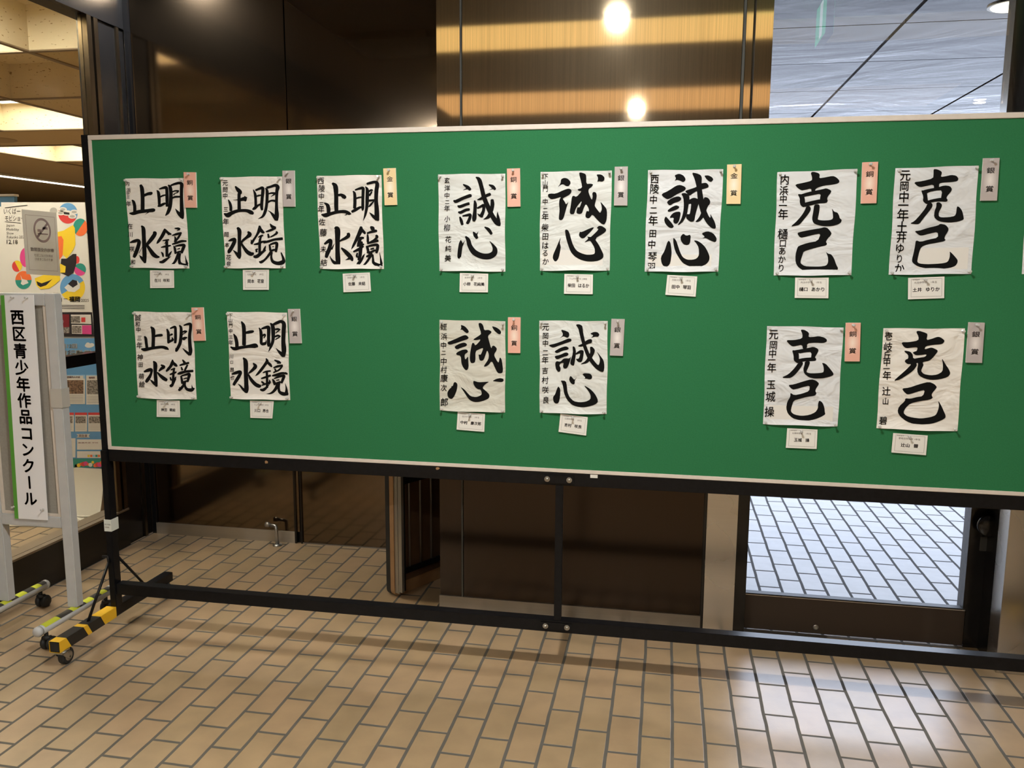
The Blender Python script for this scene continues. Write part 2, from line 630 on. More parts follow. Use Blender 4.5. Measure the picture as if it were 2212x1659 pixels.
def put_text(bm, text, fn, x0, x1, y0, y1, spacing=1.0, bold=0.0, mirror=False, mi=0, fit=True, em=False):
    """fit a line of text into the rectangle x0..x1, y0..y1 of a 2-D frame; fn maps that frame to a 3-D point.
    em=True keeps the em square (so thin glyphs such as the one-stroke number stay thin)"""
    vs, fs = glyphs(text, spacing)
    if em:
        ax, bx_, ay, by = 0.0, 1.0, -0.12, 0.88
    else:
        ax = min(v[0] for v in vs); bx_ = max(v[0] for v in vs)
        ay = min(v[1] for v in vs); by = max(v[1] for v in vs)
    # heavier strokes: the same outline struck a few times with a small shift (bold in ems)
    shifts = [(0, 0)] if not bold else [(-bold, 0), (bold, 0), (0, -bold), (0, bold)]
    for sx_, sy_ in shifts:
        nv = []
        for x, y in vs:
            u = (x + sx_ - ax) / (bx_ - ax)
            w = (y + sy_ - ay) / (by - ay)
            if mirror:
                u = 1 - u
            nv.append(bm.verts.new(fn(x0 + (x1 - x0) * u, y0 + (y1 - y0) * w)))
        for f in fs:
            try:
                g = bm.faces.new([nv[i] for i in f])
                g.material_index = mi
            except ValueError:
                pass


# ------------------------------------------------------------------ setting: floor, ceiling, walls
struct(box('floor', (-17, 14, -7, 0.53, -0.06, 0.0), 'floor_tile'))
struct(box('floor_recess', (-17, 2.0, 0.53, 30, -0.06, 0.0), 'floor_tile'))
struct(box('floor_arcade', (2.0, 14, 0.53, 30, -0.06, 0.0), 'arcade_tile'))
struct(box('ceiling', (-0.62, 7.0, -6.5, 0.62, CEIL, CEIL + 0.1), 'lobby_ceiling'))
struct(box('ceiling_recess', (-0.62, 1.225, 0.62, 1.3, CEIL, CEIL + 0.1), 'lobby_ceiling'))
struct(box('wall_rear', (-0.62, 7.0, -6.6, -6.5, 0, CEIL), 'plaster'))
struct(box('wall_right', (7.0, 7.1, -6.5, 0.35, 0, CEIL), 'plaster'))

# recess wall behind the board: bronze sheets with open joints
bm = bmesh.new()
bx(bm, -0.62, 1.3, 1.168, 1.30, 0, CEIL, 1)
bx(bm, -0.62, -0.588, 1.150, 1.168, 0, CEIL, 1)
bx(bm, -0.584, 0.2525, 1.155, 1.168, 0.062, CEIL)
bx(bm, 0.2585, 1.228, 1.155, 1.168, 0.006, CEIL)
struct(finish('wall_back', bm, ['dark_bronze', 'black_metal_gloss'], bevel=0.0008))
bm = bmesh.new()
bx(bm, 0.226, 0.236, 1.146, 1.158, 0.0, 1.2)
bx(bm, 0.262, 0.270, 1.146, 1.158, 0.0, 1.2)
struct(finish('trim_1', bm, 'black_metal_gloss'))
struct(box('baseboard_back', (-0.595, 0.226, 1.148, 1.157, 0.0, 0.062), 'skirting_steel'))
struct(box('baseboard_recess', (0.27, 1.224, 1.150, 1.157, 0.0, 0.006), 'kick_plate'))

# block that stands forward on the right
bm = bmesh.new()
bx(bm, 1.229, 2.326, 0.462, 1.168, 0, CEIL, 1)
bx(bm, 2.326, 2.50, 0.468, 1.168, 0, CEIL, 1)
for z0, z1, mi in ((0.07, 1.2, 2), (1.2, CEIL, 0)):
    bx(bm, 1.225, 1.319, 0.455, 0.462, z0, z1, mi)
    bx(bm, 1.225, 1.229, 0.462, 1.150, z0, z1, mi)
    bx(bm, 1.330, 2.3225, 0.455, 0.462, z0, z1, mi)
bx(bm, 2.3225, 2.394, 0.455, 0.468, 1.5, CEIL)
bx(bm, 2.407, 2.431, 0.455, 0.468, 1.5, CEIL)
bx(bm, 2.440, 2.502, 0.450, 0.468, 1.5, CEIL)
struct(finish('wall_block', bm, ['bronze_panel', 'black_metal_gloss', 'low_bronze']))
bm = bmesh.new()
bx(bm, 1.321, 1.328, 0.449, 0.462, 0.07, CEIL)
bx(bm, 2.396, 2.405, 0.446, 0.468, 1.5, CEIL)
struct(finish('trim_2', bm, 'gasket_grey'))
struct(box('trim_3', (2.326, 2.334, 0.446, 0.468, 0.0, 1.5), 'black_metal_gloss'))
struct(box('baseboard_block', (1.222, 2.326, 0.448, 0.4615, 0.0, 0.072), 'kick_plate'))
struct(box('trim_4', (2.336, 2.455, 0.436, 0.468, 0.0, 1.5), 'stainless', bevel=0.001))

# door jambs and the pillar on the right
struct(box('trim_5', (2.458, 2.503, 0.47, 0.60, 0.0, CEIL), 'black_metal_gloss'))
jr = struct(box('trim_6', (3.347, 3.62, 0.52, 0.62, 0.0, CEIL), 'black_metal_gloss'))
bm = bmesh.new()
lathe(bm, [(0.012, 0), (0.012, -0.02), (0.042, -0.024), (0.046, -0.035), (0.040, -0.046), (0.006, -0.05)], 'y', (0, 0, 0))
kn = finish('door_knob', bm, 'black_metal_gloss', jr, smooth=True)
kn.location = on_y(2135, 1133, 0.50) + Vector((0, 0.02, 0))
p_ = on_y(2127, 1175, 0.518)
box('switch_plate', (p_.x - 0.017, p_.x + 0.017, 0.516, 0.521, p_.z - 0.029, p_.z + 0.029), 'gasket_grey', jr, bevel=0.002)
struct(box('trim_7', (3.40, 3.62, 0.412, 0.52, 0.0, CEIL), 'black_metal_gloss'))
struct(box('wall_pillar', (3.395, 4.3, 0.315, 0.41, 0.0, 1.5), 'stainless', bevel=0.002))
struct(box('wall_pillar_upper', (3.395, 4.3, 0.315, 0.41, 1.5, CEIL), 'bronze_panel', bevel=0.002))
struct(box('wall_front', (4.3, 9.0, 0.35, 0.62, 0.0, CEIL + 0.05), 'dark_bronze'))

# glazed door
dr = empty('door_1', (2.92, 0.54, 0.0))
struct(dr)
box('bottom_rail', (2.506, 3.345, 0.52, 0.56, 0.006, 0.150), 'rail_brown', dr, bevel=0.001)
box('glazing_bead', (2.506, 3.345, 0.518, 0.56, 0.151, 0.1545), 'stainless', dr)
box('glazing_gasket', (2.506, 3.334, 0.520, 0.552, 0.1545, 0.159), 'black_rubber', dr)
box('pane', (2.506, 3.345, 0.536, 0.542, 0.158, 2.80), 'door_glass', dr)
box('edge_stile', (3.334, 3.346, 0.515, 0.56, 0.158, 2.80), 'black_metal_gloss', dr)
box('head_rail', (2.506, 3.345, 0.52, 0.56, 2.80, CEIL), 'rail_brown', dr)
bm = bmesh.new()
lathe(bm, [(0.011, 0), (0.011, -0.003), (0.008, -0.005), (0.006, -0.003)], 'y', (0, 0, 0))
lk = finish('lock', bm, 'chrome', dr, smooth=False)
lk.location = on_y(1762, 1355, 0.52)
struct(box('trim_8', (2.505, 2.83, 0.445, 0.515, 0.0, 0.005), 'dull_steel', bevel=0.001))
struct(box('trim_9', (2.83, 3.345, 0.50, 0.515, 0.0, 0.003), 'dull_steel'))

# arcade outside the door: panelled soffit
AZ = 2.60
bm = bmesh.new()
bx(bm, 0.5, 12, 0.62, 3.97, AZ + 0.02, AZ + 0.40, 1)
xs = [0.5, 1.50, 2.34, 3.18, 4.025, 4.87, 5.71, 6.55, 7.4, 8.25, 9.1, 12]
ys = [0.62, 1.421, 2.18, 2.96, 3.766, 3.97]
for a, b in zip(xs, xs[1:]):
    for c, d in zip(ys, ys[1:]):
        bx(bm, a + 0.009, b - 0.009, c + 0.005, d - 0.005, AZ, AZ + 0.02)
bx(bm, 0.5, 12, 3.97, 3.99, AZ, AZ + 0.40, 1)
struct(finish('ceiling_arcade', bm, ['arcade_soffit', 'black_metal_gloss']))
LX, LY = 3.56, 1.205
t = empty('arcade_downlight', (LX, LY, AZ))
tag(t, 'round cream downlight in the arcade ceiling, seen through the glass at top right', 'ceiling light')
bm = bmesh.new(); lathe(bm, [(0.085, 0), (0.085, -0.004), (0.0765, -0.012)], 'z', (LX, LY, AZ), n=32)
finish('diffuser', bm, 'arcade_lamp', t)
bm = bmesh.new(); lathe(bm, [(0.095, 0), (0.095, -0.006), (0.086, -0.006)], 'z', (LX, LY, AZ), n=32)
finish('rim', bm, 'dull_steel', t)

# ------------------------------------------------------------------ left glass wall between lobby and hall
GX = -0.62
struct(box('wall_left', (GX - 0.09, GX, -6.5, 0.955, 0.0, 0.193), 'black_metal_gloss'))
struct(box('trim_10', (GX - 0.10, GX + 0.004, -6.5, 0.955, 0.193, 0.203), 'sill_metal'))
struct(box('wall_left_head', (GX - 0.12, GX, -6.5, 1.168, 2.664, CEIL), 'black_metal_gloss'))
struct(box('wall_left_corner', (GX - 0.12, GX - 0.012, 0.955, 1.168, 0.0, 2.664), 'black_metal_gloss'))
struct(box('trim_11', (GX - 0.012, GX - 0.002, 1.092, 1.112, 0.0, 2.664), 'dull_bronze'))
struct(box('trim_12', (GX - 0.05, GX, 0.872, 0.905, 0.203, 2.664), 'dull_bronze', bevel=0.001))
struct(box('trim_13', (GX - 0.05, GX - 0.015, 0.905, 0.922, 0.203, 2.664), 'black_metal_gloss'))
struct(box('trim_14', (GX - 0.05, GX, 0.922, 0.953, 0.203, 2.664), 'dull_bronze', bevel=0.001))
struct(box('trim_15', (GX - 0.05, GX, -6.5, 0.872, 0.992, 1.049), 'black_metal_gloss'))
struct(box('trim_16', (GX - 0.05, GX, -0.98, -0.92, 0.203, 2.664), 'black_metal_gloss'))
wn = empty('window_1', (GX - 0.03, 0.0, 0.203))
struct(wn)
for z0, z1 in ((0.203, 0.992), (1.049, 2.664)):
    for y0, y1 in ((-0.92, 0.872), (-6.5, -0.98)):
        box('pane', (GX - 0.032, GX - 0.026, y0, y1, z0, z1), 'window_glass', wn)

# ------------------------------------------------------------------ hall beyond the glass
struct(box('ceiling_hall', (-17, GX - 0.12, -6.5, 16, CEIL, CEIL + 0.1), 'acoustic_board'))
struct(box('wall_hall_right', (GX - 0.12, GX - 0.02, 1.30, 16, 0, CEIL), 'hall_plaster'))
struct(box('wall_hall_far', (-17, GX, 16, 16.1, 0, CEIL), 'hall_wall'))
struct(box('wall_hall_left', (-17.1, -17, -6.5, 16, 0, CEIL), 'hall_wall'))
struct(box('wall_hall_rear', (-17, GX, -6.6, -6.5, 0, CEIL), 'hall_wall'))
bm = bmesh.new()
gy = [-6.03, -4.76, -3.49, -2.22, -0.95, 0.32, 1.59, 2.86, 4.20, 5.14, 6.45, 7.75, 9.05, 10.35, 11.65]
gx = [-1.54, -2.77, -4.03, -5.30]
for y in gy:
    bx(bm, -5.31, GX - 0.12, y - 0.014, y + 0.014, 2.70, CEIL)
for x in gx:
    bx(bm, x - 0.014, x + 0.014, -6.5, 4.2, 2.70, CEIL)
    bx(bm, x - 0.014, x + 0.014, 5.14, 12.0, 2.70, CEIL)
struct(finish('trim_17', bm, 'acoustic_board'))
bm = bmesh.new()
for y in gy:
    bx(bm, -5.31, GX - 0.12, y - 0.018, y + 0.018, 2.692, 2.700)
for x in gx:
    bx(bm, x - 0.018, x + 0.018, -6.5, 4.2, 2.691, 2.699)
    bx(bm, x - 0.018, x + 0.018, 5.14, 12.0, 2.691, 2.699)
struct(finish('trim_18', bm, 'sill_metal'))
struct(box('ceiling_hall_soffit', (-5.29, GX - 0.12, 4.214, 5.126, 2.70, CEIL), 'hall_plaster'))
struct(box('ceiling_hall_low', (-17, -5.32, -6.5, 16, 2.70, CEIL), 'hall_plaster'))


def lum_panel(x, y, w, d, label, z=CEIL, mat='hall_panel_light'):
    t = empty('ceiling_light_panel', (x, y, z))
    tag(t, label, 'ceiling light', 'luminous panels in the hall ceiling')
    box('diffuser', (x - w / 2 + 0.03, x + w / 2 - 0.03, y - d / 2 + 0.03, y + d / 2 - 0.03, z - 0.02, z - 0.012), mat, t)
    bm = bmesh.new()
    bx(bm, x - w / 2, x + w / 2, y - d / 2, y - d / 2 + 0.03, z - 0.03, z)
    bx(bm, x - w / 2, x + w / 2, y + d / 2 - 0.03, y + d / 2, z - 0.03, z)
    bx(bm, x - w / 2, x - w / 2 + 0.03, y - d / 2 + 0.03, y + d / 2 - 0.03, z - 0.03, z)
    bx(bm, x + w / 2 - 0.03, x + w / 2, y - d / 2 + 0.03, y + d / 2 - 0.03, z - 0.03, z)
    finish('frame', bm, 'foam_white', t)


lum_panel(-3.40, 3.53, 1.10, 1.15, 'square luminous ceiling panel in the coffer just before the flat ceiling beam')
lum_panel(-4.66, 5.80, 1.10, 1.15, 'square luminous ceiling panel in the coffer just beyond the flat ceiling beam')
lum_panel(-2.15, 0.95, 1.05, 1.05, 'square luminous ceiling panel in the coffer above the poster wall')
lum_panel(-2.15, -2.85, 0.6, 0.35, 'small luminous ceiling panel in the hall beside the camera, near the glass')
lum_panel(-4.66, -0.32, 1.05, 1.05, 'square luminous ceiling panel deep in the hall beside the lobby')
lum_panel(-2.15, 8.40, 1.05, 1.05, 'square luminous ceiling panel far along the hall by the right wall')
lum_panel(-1.13, 0.62, 0.55, 0.50, 'small added fill panel in the hall close to the glass, left of the board', mat='recess_fill_light')  # out of view, added with a stronger glow to brighten the recess floor
lum_panel(-4.66, 2.22, 1.05, 1.05, 'square luminous ceiling panel two coffers left of the poster wall')
lum_panel(-4.66, 8.40, 1.05, 1.05, 'square luminous ceiling panel far along the hall, left of its neighbour')
lum_panel(-3.40, 7.10, 1.05, 1.05, 'square luminous ceiling panel in the far coffers between two others')
lum_panel(-4.66, -4.1, 1.05, 1.05, 'square luminous ceiling panel at the near end of the hall')
t = empty('hall_strip_light', (-7.15, 9.0, 2.70))
tag(t, 'long thin white strip light on the low hall ceiling, seen above the posters', 'ceiling light')
box('diffuser', (-7.21, -7.09, 5.5, 12.5, 2.662, 2.668), 'hall_strip_light', t)
box('housing', (-7.235, -7.065, 5.45, 12.55, 2.668, 2.695), 'foam_white', t)
pv = Vector((-4.55, 4.68, 2.70))
t = empty('ceiling_vent', pv)
tag(t, 'round tan ceiling speaker grille in the flat beam of the hall ceiling', 'ceiling speaker')
bm = bmesh.new(); lathe(bm, [(0.19, 0), (0.19, -0.008), (0.17, -0.014), (0.05, -0.014)], 'z', (0, 0, 0), n=32)
finish('grille', bm, 'hall_wall', t).location = pv


# ------------------------------------------------------------------ lobby ceiling lamps (they light the board and show in the bronze sheets; two are added fill)
def downlight(x, y, label, power=1.0):
    t = empty('downlight', (x, y, CEIL))
    tag(t, label, 'ceiling light', 'round downlights in the lobby ceiling')
    bm = bmesh.new()
    lathe(bm, [(0.085, 0), (0.085, -0.006), (0.070, -0.010), (0.052, -0.002)], 'z', (0, 0, 0), n=28)
    finish('rim', bm, 'dull_steel', t).location = (x, y, CEIL)
    bm = bmesh.new()
    lathe(bm, [(0.050, -0.003), (0.048, -0.008), (0.02, -0.011)], 'z', (0, 0, 0), n=28)
    finish('lens', bm, 'lamp_lens', t, smooth=True).location = (x, y, CEIL)
    ld = bpy.data.lights.new('downlight_beam', 'AREA')
    ld.shape = 'DISK'
    ld.size = 0.10
    ld.energy = LAMP_W * power
    ld.color = (1.0, 0.985, 0.94)
    lo = bpy.data.objects.new('downlight_beam', ld)
    COL.objects.link(lo)
    lo.location = (x, y, CEIL - 0.03)
    lo.parent = t
    lo.matrix_parent_inverse = t.matrix_world.inverted()


for x, y, pw_, lab in ((1.81, -1.36, 1.35, 'round downlight over the middle of the green board, just in front of it'),
                       (4.81, -1.36, 0.5, 'round downlight in front of the right end of the green board'),
                       (-0.32, 0.93, 0.34, 'added fill downlight over the recess behind the left end of the board'),  # added lamp, raises the light on the recess floor
                       (-0.42, -4.33, 1.35, 'added fill downlight behind the camera, on the left near the glass wall'),  # added lamp off the grid, lifts the banner and the left sheets
                       (1.81, -4.33, 0.6, 'round downlight behind the camera, in the middle of the lobby'),
                       (4.81, -4.33, 0.4, 'round downlight behind the camera, on the right of the lobby')):
    downlight(x, y, lab, pw_)


def ceil_strip(x0, x1, y, w, label, mat):
    t = empty('linear_ceiling_light', ((x0 + x1) / 2, y, CEIL))
    tag(t, label, 'ceiling light', 'linear lights in the lobby ceiling')
    box('diffuser', (x0, x1, y - w / 2, y + w / 2, CEIL - 0.022, CEIL - 0.012), mat, t)
    box('housing', (x0 - 0.02, x1 + 0.02, y - w / 2 - 0.02, y + w / 2 + 0.02, CEIL - 0.012, CEIL), 'dull_steel', t)


ceil_strip(0.35, 4.4, -1.75, 0.55, 'long amber ceiling light just in front of the board, mirrored in the bronze sheet', 'strip_light')
ceil_strip(0.0, 4.4, -4.0, 0.95, 'long amber ceiling light over the back of the lobby', 'dim_strip_light')

# exit sign hanging across the lobby, faintly mirrored in the door glass
ev = on_y(1782, 42, 2.27)
ev = Vector((ev.x, 2 * 0.536 - 2.27, ev.z))
t = empty('exit_sign', ev)
tag(t, 'green lit exit sign hanging in the lobby, mirrored faintly in the door glass', 'exit sign')
box('housing', (ev.x - 0.02, ev.x + 0.02, ev.y - 0.17, ev.y + 0.17, ev.z - 0.12, ev.z + 0.12), 'dull_steel', t, bevel=0.003)
for sgn in (-1, 1):
    xx = ev.x + sgn * 0.022
    box('lit_face', (min(ev.x + sgn * 0.020, xx), max(ev.x + sgn * 0.020, xx), ev.y - 0.16, ev.y + 0.16, ev.z - 0.11, ev.z + 0.11), 'exit_green', t)
    box('door_pictogram', (min(xx, xx + sgn * 0.001), max(xx, xx + sgn * 0.001), ev.y - 0.03, ev.y + 0.06, ev.z - 0.10, ev.z + 0.09), 'exit_white', t)
for dy in (-0.1, 0.1):
    bm = bmesh.new()
    tube(bm, [(ev.x, ev.y + dy, ev.z + 0.118), (ev.x, ev.y + dy, CEIL)], 0.006, 8)
    finish('hanger', bm, 'dull_steel', t)


# ------------------------------------------------------------------ display board on castors
BX1 = 3.60
bd = empty('display_board', (BX1 / 2, 0.03, 0.0))
tag(bd, 'long green felt display board on a black castor frame, hung with calligraphy', 'display board')
box('felt_panel', (0.006, BX1 - 0.006, 0.0, 0.024, 0.768, 1.955), 'green_felt', bd)
bm = bmesh.new()
bx(bm, 0.0, BX1, -0.0045, 0.026, 1.945, 1.962)
bx(bm, 0.0, BX1, -0.0045, 0.026, 0.761, 0.774)
bx(bm, 0.0, 0.014, -0.0045, 0.026, 0.774, 1.945)
bx(bm, BX1 - 0.014, BX1, -0.0045, 0.026, 0.774, 1.945)
finish('edge_trim', bm, 'white_trim', bd, bevel=0.0012)
bm = bmesh.new()
bx(bm, 0.02, BX1 - 0.02, 0.027, 0.030, 0.78, 1.95)
finish('back_sheet', bm, 'rail_brown', bd)


def frame_end(x, mir, label=None):
    """upright, foot, castors and braces of one end of the board frame; mir = +1 left end"""
    box('post', (x - 0.030, x - 0.003, -0.012, 0.028, 0.108, 0.757), 'black_steel', bd, bevel=0.002)
    box('side_channel', (x - 0.028, x - 0.001, -0.004, 0.0275, 0.757, 1.964), 'black_steel', bd, bevel=0.001)
    fo = box('foot', (x - 0.046, x - 0.006, -0.335, 0.385, 0.068, 0.108), 'black_steel', bd, bevel=0.001)
    tp = bmesh.new()
    bx(tp, x - 0.0475, x - 0.0045, -0.337, -0.012, 0.0665, 0.1095)
    # open front end: the tape wraps top and sides
    for f in list(tp.faces):
        if f.normal.y < -0.9 or abs(f.calc_center_median().y + 0.337) < 1e-4:
            tp.faces.remove(f)
    finish('hazard_tape', tp, 'hazard_tape', fo)
    bm = bmesh.new()
    bx(bm, x - 0.044, x - 0.008, -0.336, -0.330, 0.070, 0.106)
    finish('end_plug', bm, 'black_rubber', fo)
    for sy, top in ((-1, -0.155), (1, 0.215)):
        b = bmesh.new()
        tube(b, [(x - 0.020, 0.03 * sy + 0.012, 0.300), (x - 0.024, top, 0.107)], 0.0055, 8)
        tube(b, [(x - 0.052, 0.02 * sy + 0.010, 0.318), (x - 0.026, 0.026 * sy + 0.012, 0.322), (x - 0.020, 0.03 * sy + 0.012, 0.296)], 0.0055, 8)
        finish('brace', b, 'black_steel', bd, smooth=True)
    for y in (-0.300, 0.340):
        b = bmesh.new()
        cx = x - 0.026
        lathe(b, [(0.027, 0.068), (0.027, 0.064), (0.024, 0.062), (0.026, 0.058), (0.022, 0.054)], 'z', (cx, y, 0), n=24)
        bx(b, cx - 0.018, cx + 0.018, y - 0.018, y + 0.016, 0.050, 0.0535)
        for sx in (-0.019, 0.017):
            q = [(y - 0.019, 0.053), (y + 0.005, 0.053), (y + 0.012, 0.040), (y + 0.022, 0.026), (y + 0.014, 0.020), (y - 0.008, 0.038)]
            A = [b.verts.new((cx + sx, yy, zz)) for yy, zz in q]
            B = [b.verts.new((cx + sx + 0.002, yy, zz)) for yy, zz in q]
            b.faces.new(A[::-1]); b.faces.new(B)
            for i in range(6):
                b.faces.new((A[i], A[(i + 1) % 6], B[(i + 1) % 6], B[i]))
        bx(b, cx - 0.019, cx + 0.019, y + 0.014, y + 0.021, 0.026, 0.032)
        ca = finish('castor', b, 'chrome', bd)
        w = bmesh.new()
        lathe(w, [(0.005, -0.013), (0.0270, -0.013), (0.0310, -0.009), (0.0310, 0.009), (0.0270, 0.013), (0.005, 0.013)],
              'x', (cx, y + 0.018, 0.0312), n=32)
        finish('wheel', w, 'black_rubber', ca, smooth=False)
        w = bmesh.new()
        lathe(w, [(0.003, -0.0155), (0.012, -0.0150), (0.0185, -0.0135), (0.0185, 0.0135), (0.012, 0.0150), (0.003, 0.0155)], 'x', (cx, y + 0.018, 0.0312), n=24)
        finish('hub', w, 'dull_steel', ca)


_Y = (0.86, 0.50, 0.02)
_K = (0.012, 0.012, 0.012)


def _s(px, py):
    p = on_x(px, py, -0.005)
    return p.y + 0.55 * p.z


stripe_material('hazard_tape', [(-0.6, _Y), ((_s(146, 1367) + _s(135, 1390)) / 2, _K), ((_s(183, 1343) + _s(175, 1364)) / 2, _Y),
                                (_s(189, 1350), _K), ((_s(222, 1323) + _s(213, 1346)) / 2, _Y), (0.075, _K)])
frame_end(0.0, 1)
frame_end(BX1 + 0.029, -1)
box('top_rail', (0.0, BX1, -0.003, 0.0275, 0.713, 0.7605), 'black_steel', bd, bevel=0.0015)
box('bottom_rail', (-0.003, BX1, -0.006, 0.036, 0.160, 0.205), 'black_steel', bd, bevel=0.0015)
box('centre_post', (1.781, 1.807, -0.003, 0.020, 0.205, 0.713), 'black_steel', bd, bevel=0.001)
for z, s in ((0.736, -1), (0.183, 1)):
    b = bmesh.new()
    bx(b, 1.733, 1.848, -0.0085, -0.0035 if s < 0 else -0.006, z - 0.016, z + 0.016)
    finish('joint_plate', b, 'black_steel', bd, bevel=0.002)
    for x in (1.7515, 1.8305):
        b = bmesh.new()
        lathe(b, [(0.010, -0.0085), (0.010, -0.011), (0.006, -0.0115), (0.0055, -0.016), (0.003, -0.018)], 'y', (x, 0, z), n=18)
        finish('bolt', b, 'dull_steel', bd)
b = bmesh.new()
bx(b, -0.0325, -0.0005, -0.0145, 0.0305, 0.427, 0.475)
lb = finish('paper_label', b, 'sticker', bd)
lb['label'] = 'white paper label wrapped round the post'
b = bmesh.new()
f_ = lambda u, v: Vector((u, -0.0152, v))
put_text(b, '西区 市民課', f_, -0.029, -0.004, 0.453, 0.459)
put_text(b, '地域支援', f_, -0.029, -0.010, 0.441, 0.447)
finish('print', b, 'print_grey', lb)
# flaked paint on the rail
for px, py, w, h in ((575, 998, 5, 4), (945, 1012, 5, 4)):
    b = bmesh.new()
    p = on_y(px, py, -0.0036)
    b.faces.new([b.verts.new((p.x + math.cos(2 * math.pi * k / 9) * w * 0.002 * random.uniform(0.55, 1.0), -0.0036,
                              p.z + math.sin(2 * math.pi * k / 9) * h * 0.002 * random.uniform(0.55, 1.0))) for k in range(9)])
    finish('paint_chip', b, 'wood_edge', bd)
p = on_y(1283, 1029, -0.0036)
b = bmesh.new(); bx(b, p.x - 0.013, p.x + 0.013, -0.0036, -0.003, p.z - 0.006, p.z + 0.006)
finish('tape_scrap', b, 'card_white', bd)


# ------------------------------------------------------------------ calligraphy sheets, award slips, name cards, pins
def quad_fn(tl, tr, br, bl, y=0.0):
    """(u right, v down) in 0..1 -> point of the quadrilateral on the board"""
    P = [on_y(*q, 0.0) for q in (tl, tr, br, bl)]

    def fn(u, v, dy=0.0):
        p = (P[0] * (1 - u) + P[1] * u) * (1 - v) + (P[3] * (1 - u) + P[2] * u) * v
        return Vector((p.x, y + dy, p.z))
    return fn


def crop(ox, oy, k):
    return lambda x, y: (ox + x * k, oy + y * k)


def nums(s):
    return [float(t) for t in s.replace(';', ' ').split()]


def smooth_line(P, n=6):
    """Catmull-Rom through the (x, y, w) stations"""
    if len(P) < 3:
        n = 4
    out = []
    for i in range(len(P) - 1):
        p0 = P[i - 1] if i else tuple(2 * a - b for a, b in zip(P[0], P[1]))
        p1, p2 = P[i], P[i + 1]
        p3 = P[i + 2] if i + 2 < len(P) else tuple(2 * a - b for a, b in zip(P[-1], P[-2]))
        for k in range(n):
            t = k / n
            out.append(tuple(0.5 * (2 * b + (c - a) * t + (2 * a - 5 * b + 4 * c - d) * t * t + (3 * b - a - 3 * c + d) * t ** 3)
                             for a, b, c, d in zip(p0, p1, p2, p3)))
    out.append(P[-1])
    return out


def brush_outline(st):
    """outline polygon of one brush stroke"""
    P = smooth_line([tuple(st[i:i + 3]) for i in range(0, len(st), 3)])
    L, R = [], []
    n = len(P)
    for i, (x, y, w) in enumerate(P):
        a, b = P[max(i - 1, 0)], P[min(i + 1, n - 1)]
        dx, dy = b[0] - a[0], b[1] - a[1]
        d = math.hypot(dx, dy) or 1.0
        w = max(w * 1.06, 2.0) / 2
        L.append((x - dy / d * w, y + dx / d * w))
        R.append((x + dy / d * w, y - dx / d * w))
    cap = []
    for end, s in ((0, -1), (n - 1, 1)):
        a, b = P[max(end - 1, 0)], P[min(end + 1, n - 1)]
        dx, dy = b[0] - a[0], b[1] - a[1]
        d = math.hypot(dx, dy) or 1.0
        w = max(P[end][2], 2.0) / 2
        k = 0.45 * w
        tx, ty = dx / d * s, dy / d * s
        nx, ny = -dy / d, dx / d
        c = []
        for q in (0.8, 0.4, 0.0, -0.4, -0.8):
            h = math.sqrt(max(0, 1 - q * q)) * k
            c.append((P[end][0] + nx * w * q + tx * h, P[end][1] + ny * w * q + ty * h))
        cap.append(c)
    return L, R, cap


def chaikin(P):
    out = []
    for i in range(len(P)):
        a, b = P[i], P[(i + 1) % len(P)]
        out.append((a[0] * 0.78 + b[0] * 0.22, a[1] * 0.78 + b[1] * 0.22))
        out.append((a[0] * 0.22 + b[0] * 0.78, a[1] * 0.22 + b[1] * 0.78))
    return out


def fill(bm, P, pt):
    """triangulate a concave outline"""
    from mathutils.geometry import delaunay_2d_cdt
    co, _e, tri = delaunay_2d_cdt([Vector(q) for q in P], [], [list(range(len(P)))], 1, 1e-4)[:3]
    vs = [bm.verts.new(pt((c.x, c.y))) for c in co]
    for t in tri:
        try:
            bm.faces.new([vs[i] for i in t])
        except ValueError:
            pass


INK_Y = -0.0019


def ink_mesh(bm, strokes, cr):
    k = 0
    for ln in strokes.strip().splitlines():
        ln = ln.strip()
        if not ln:
            continue
        for part in ln.split('|'):
            part = part.strip()
            if not part:
                continue
            y = INK_Y - 0.000006 * k
            k += 1
            pt = lambda q: (lambda p: Vector((p.x, y, p.z)))(on_y(*cr(*q), 0.0))
            if part[0] == 'P':
                n = nums(part[1:])
                P = chaikin([(n[i], n[i + 1]) for i in range(0, len(n), 2)])
                fill(bm, P, pt)
                continue
            L, R, cap = brush_outline(nums(part))
            vl = [bm.verts.new(pt(q)) for q in L]
            vr = [bm.verts.new(pt(q)) for q in R]
            for i in range(len(vl) - 1):
                bm.faces.new((vl[i], vl[i + 1], vr[i + 1], vr[i]))
            c0 = [bm.verts.new(pt(q)) for q in cap[0]]
            c1 = [bm.verts.new(pt(q)) for q in cap[1]]
            bm.faces.new([vl[0]] + c0 + [vr[0]])
            bm.faces.new([vl[-1]] + c1 + [vr[-1]])


PIN = None


def pin(p, label, tilt=(0, 0)):
    global PIN
    if PIN is None:
        b = bmesh.new()
        lathe(b, [(0.0005, 0.0), (0.0005, -0.002), (0.0046, -0.0025), (0.0046, -0.004), (0.0026, -0.006), (0.0022, -0.011),
                  (0.0034, -0.0135), (0.0050, -0.0145), (0.0050, -0.0165), (0.0035, -0.0175)], 'y', (0, 0, 0), n=14)
        o = finish('push_pin', b, 'clear_plastic', None, smooth=False)
        PIN = o
    else:
        o = PIN.copy()
        COL.objects.link(o)
    o.location = p
    o.rotation_euler = (tilt[0], 0, tilt[1])
    o.scale = (0.88, 0.88, 0.88)
    tag(o, label, 'push pin', 'clear push pins on the green board')


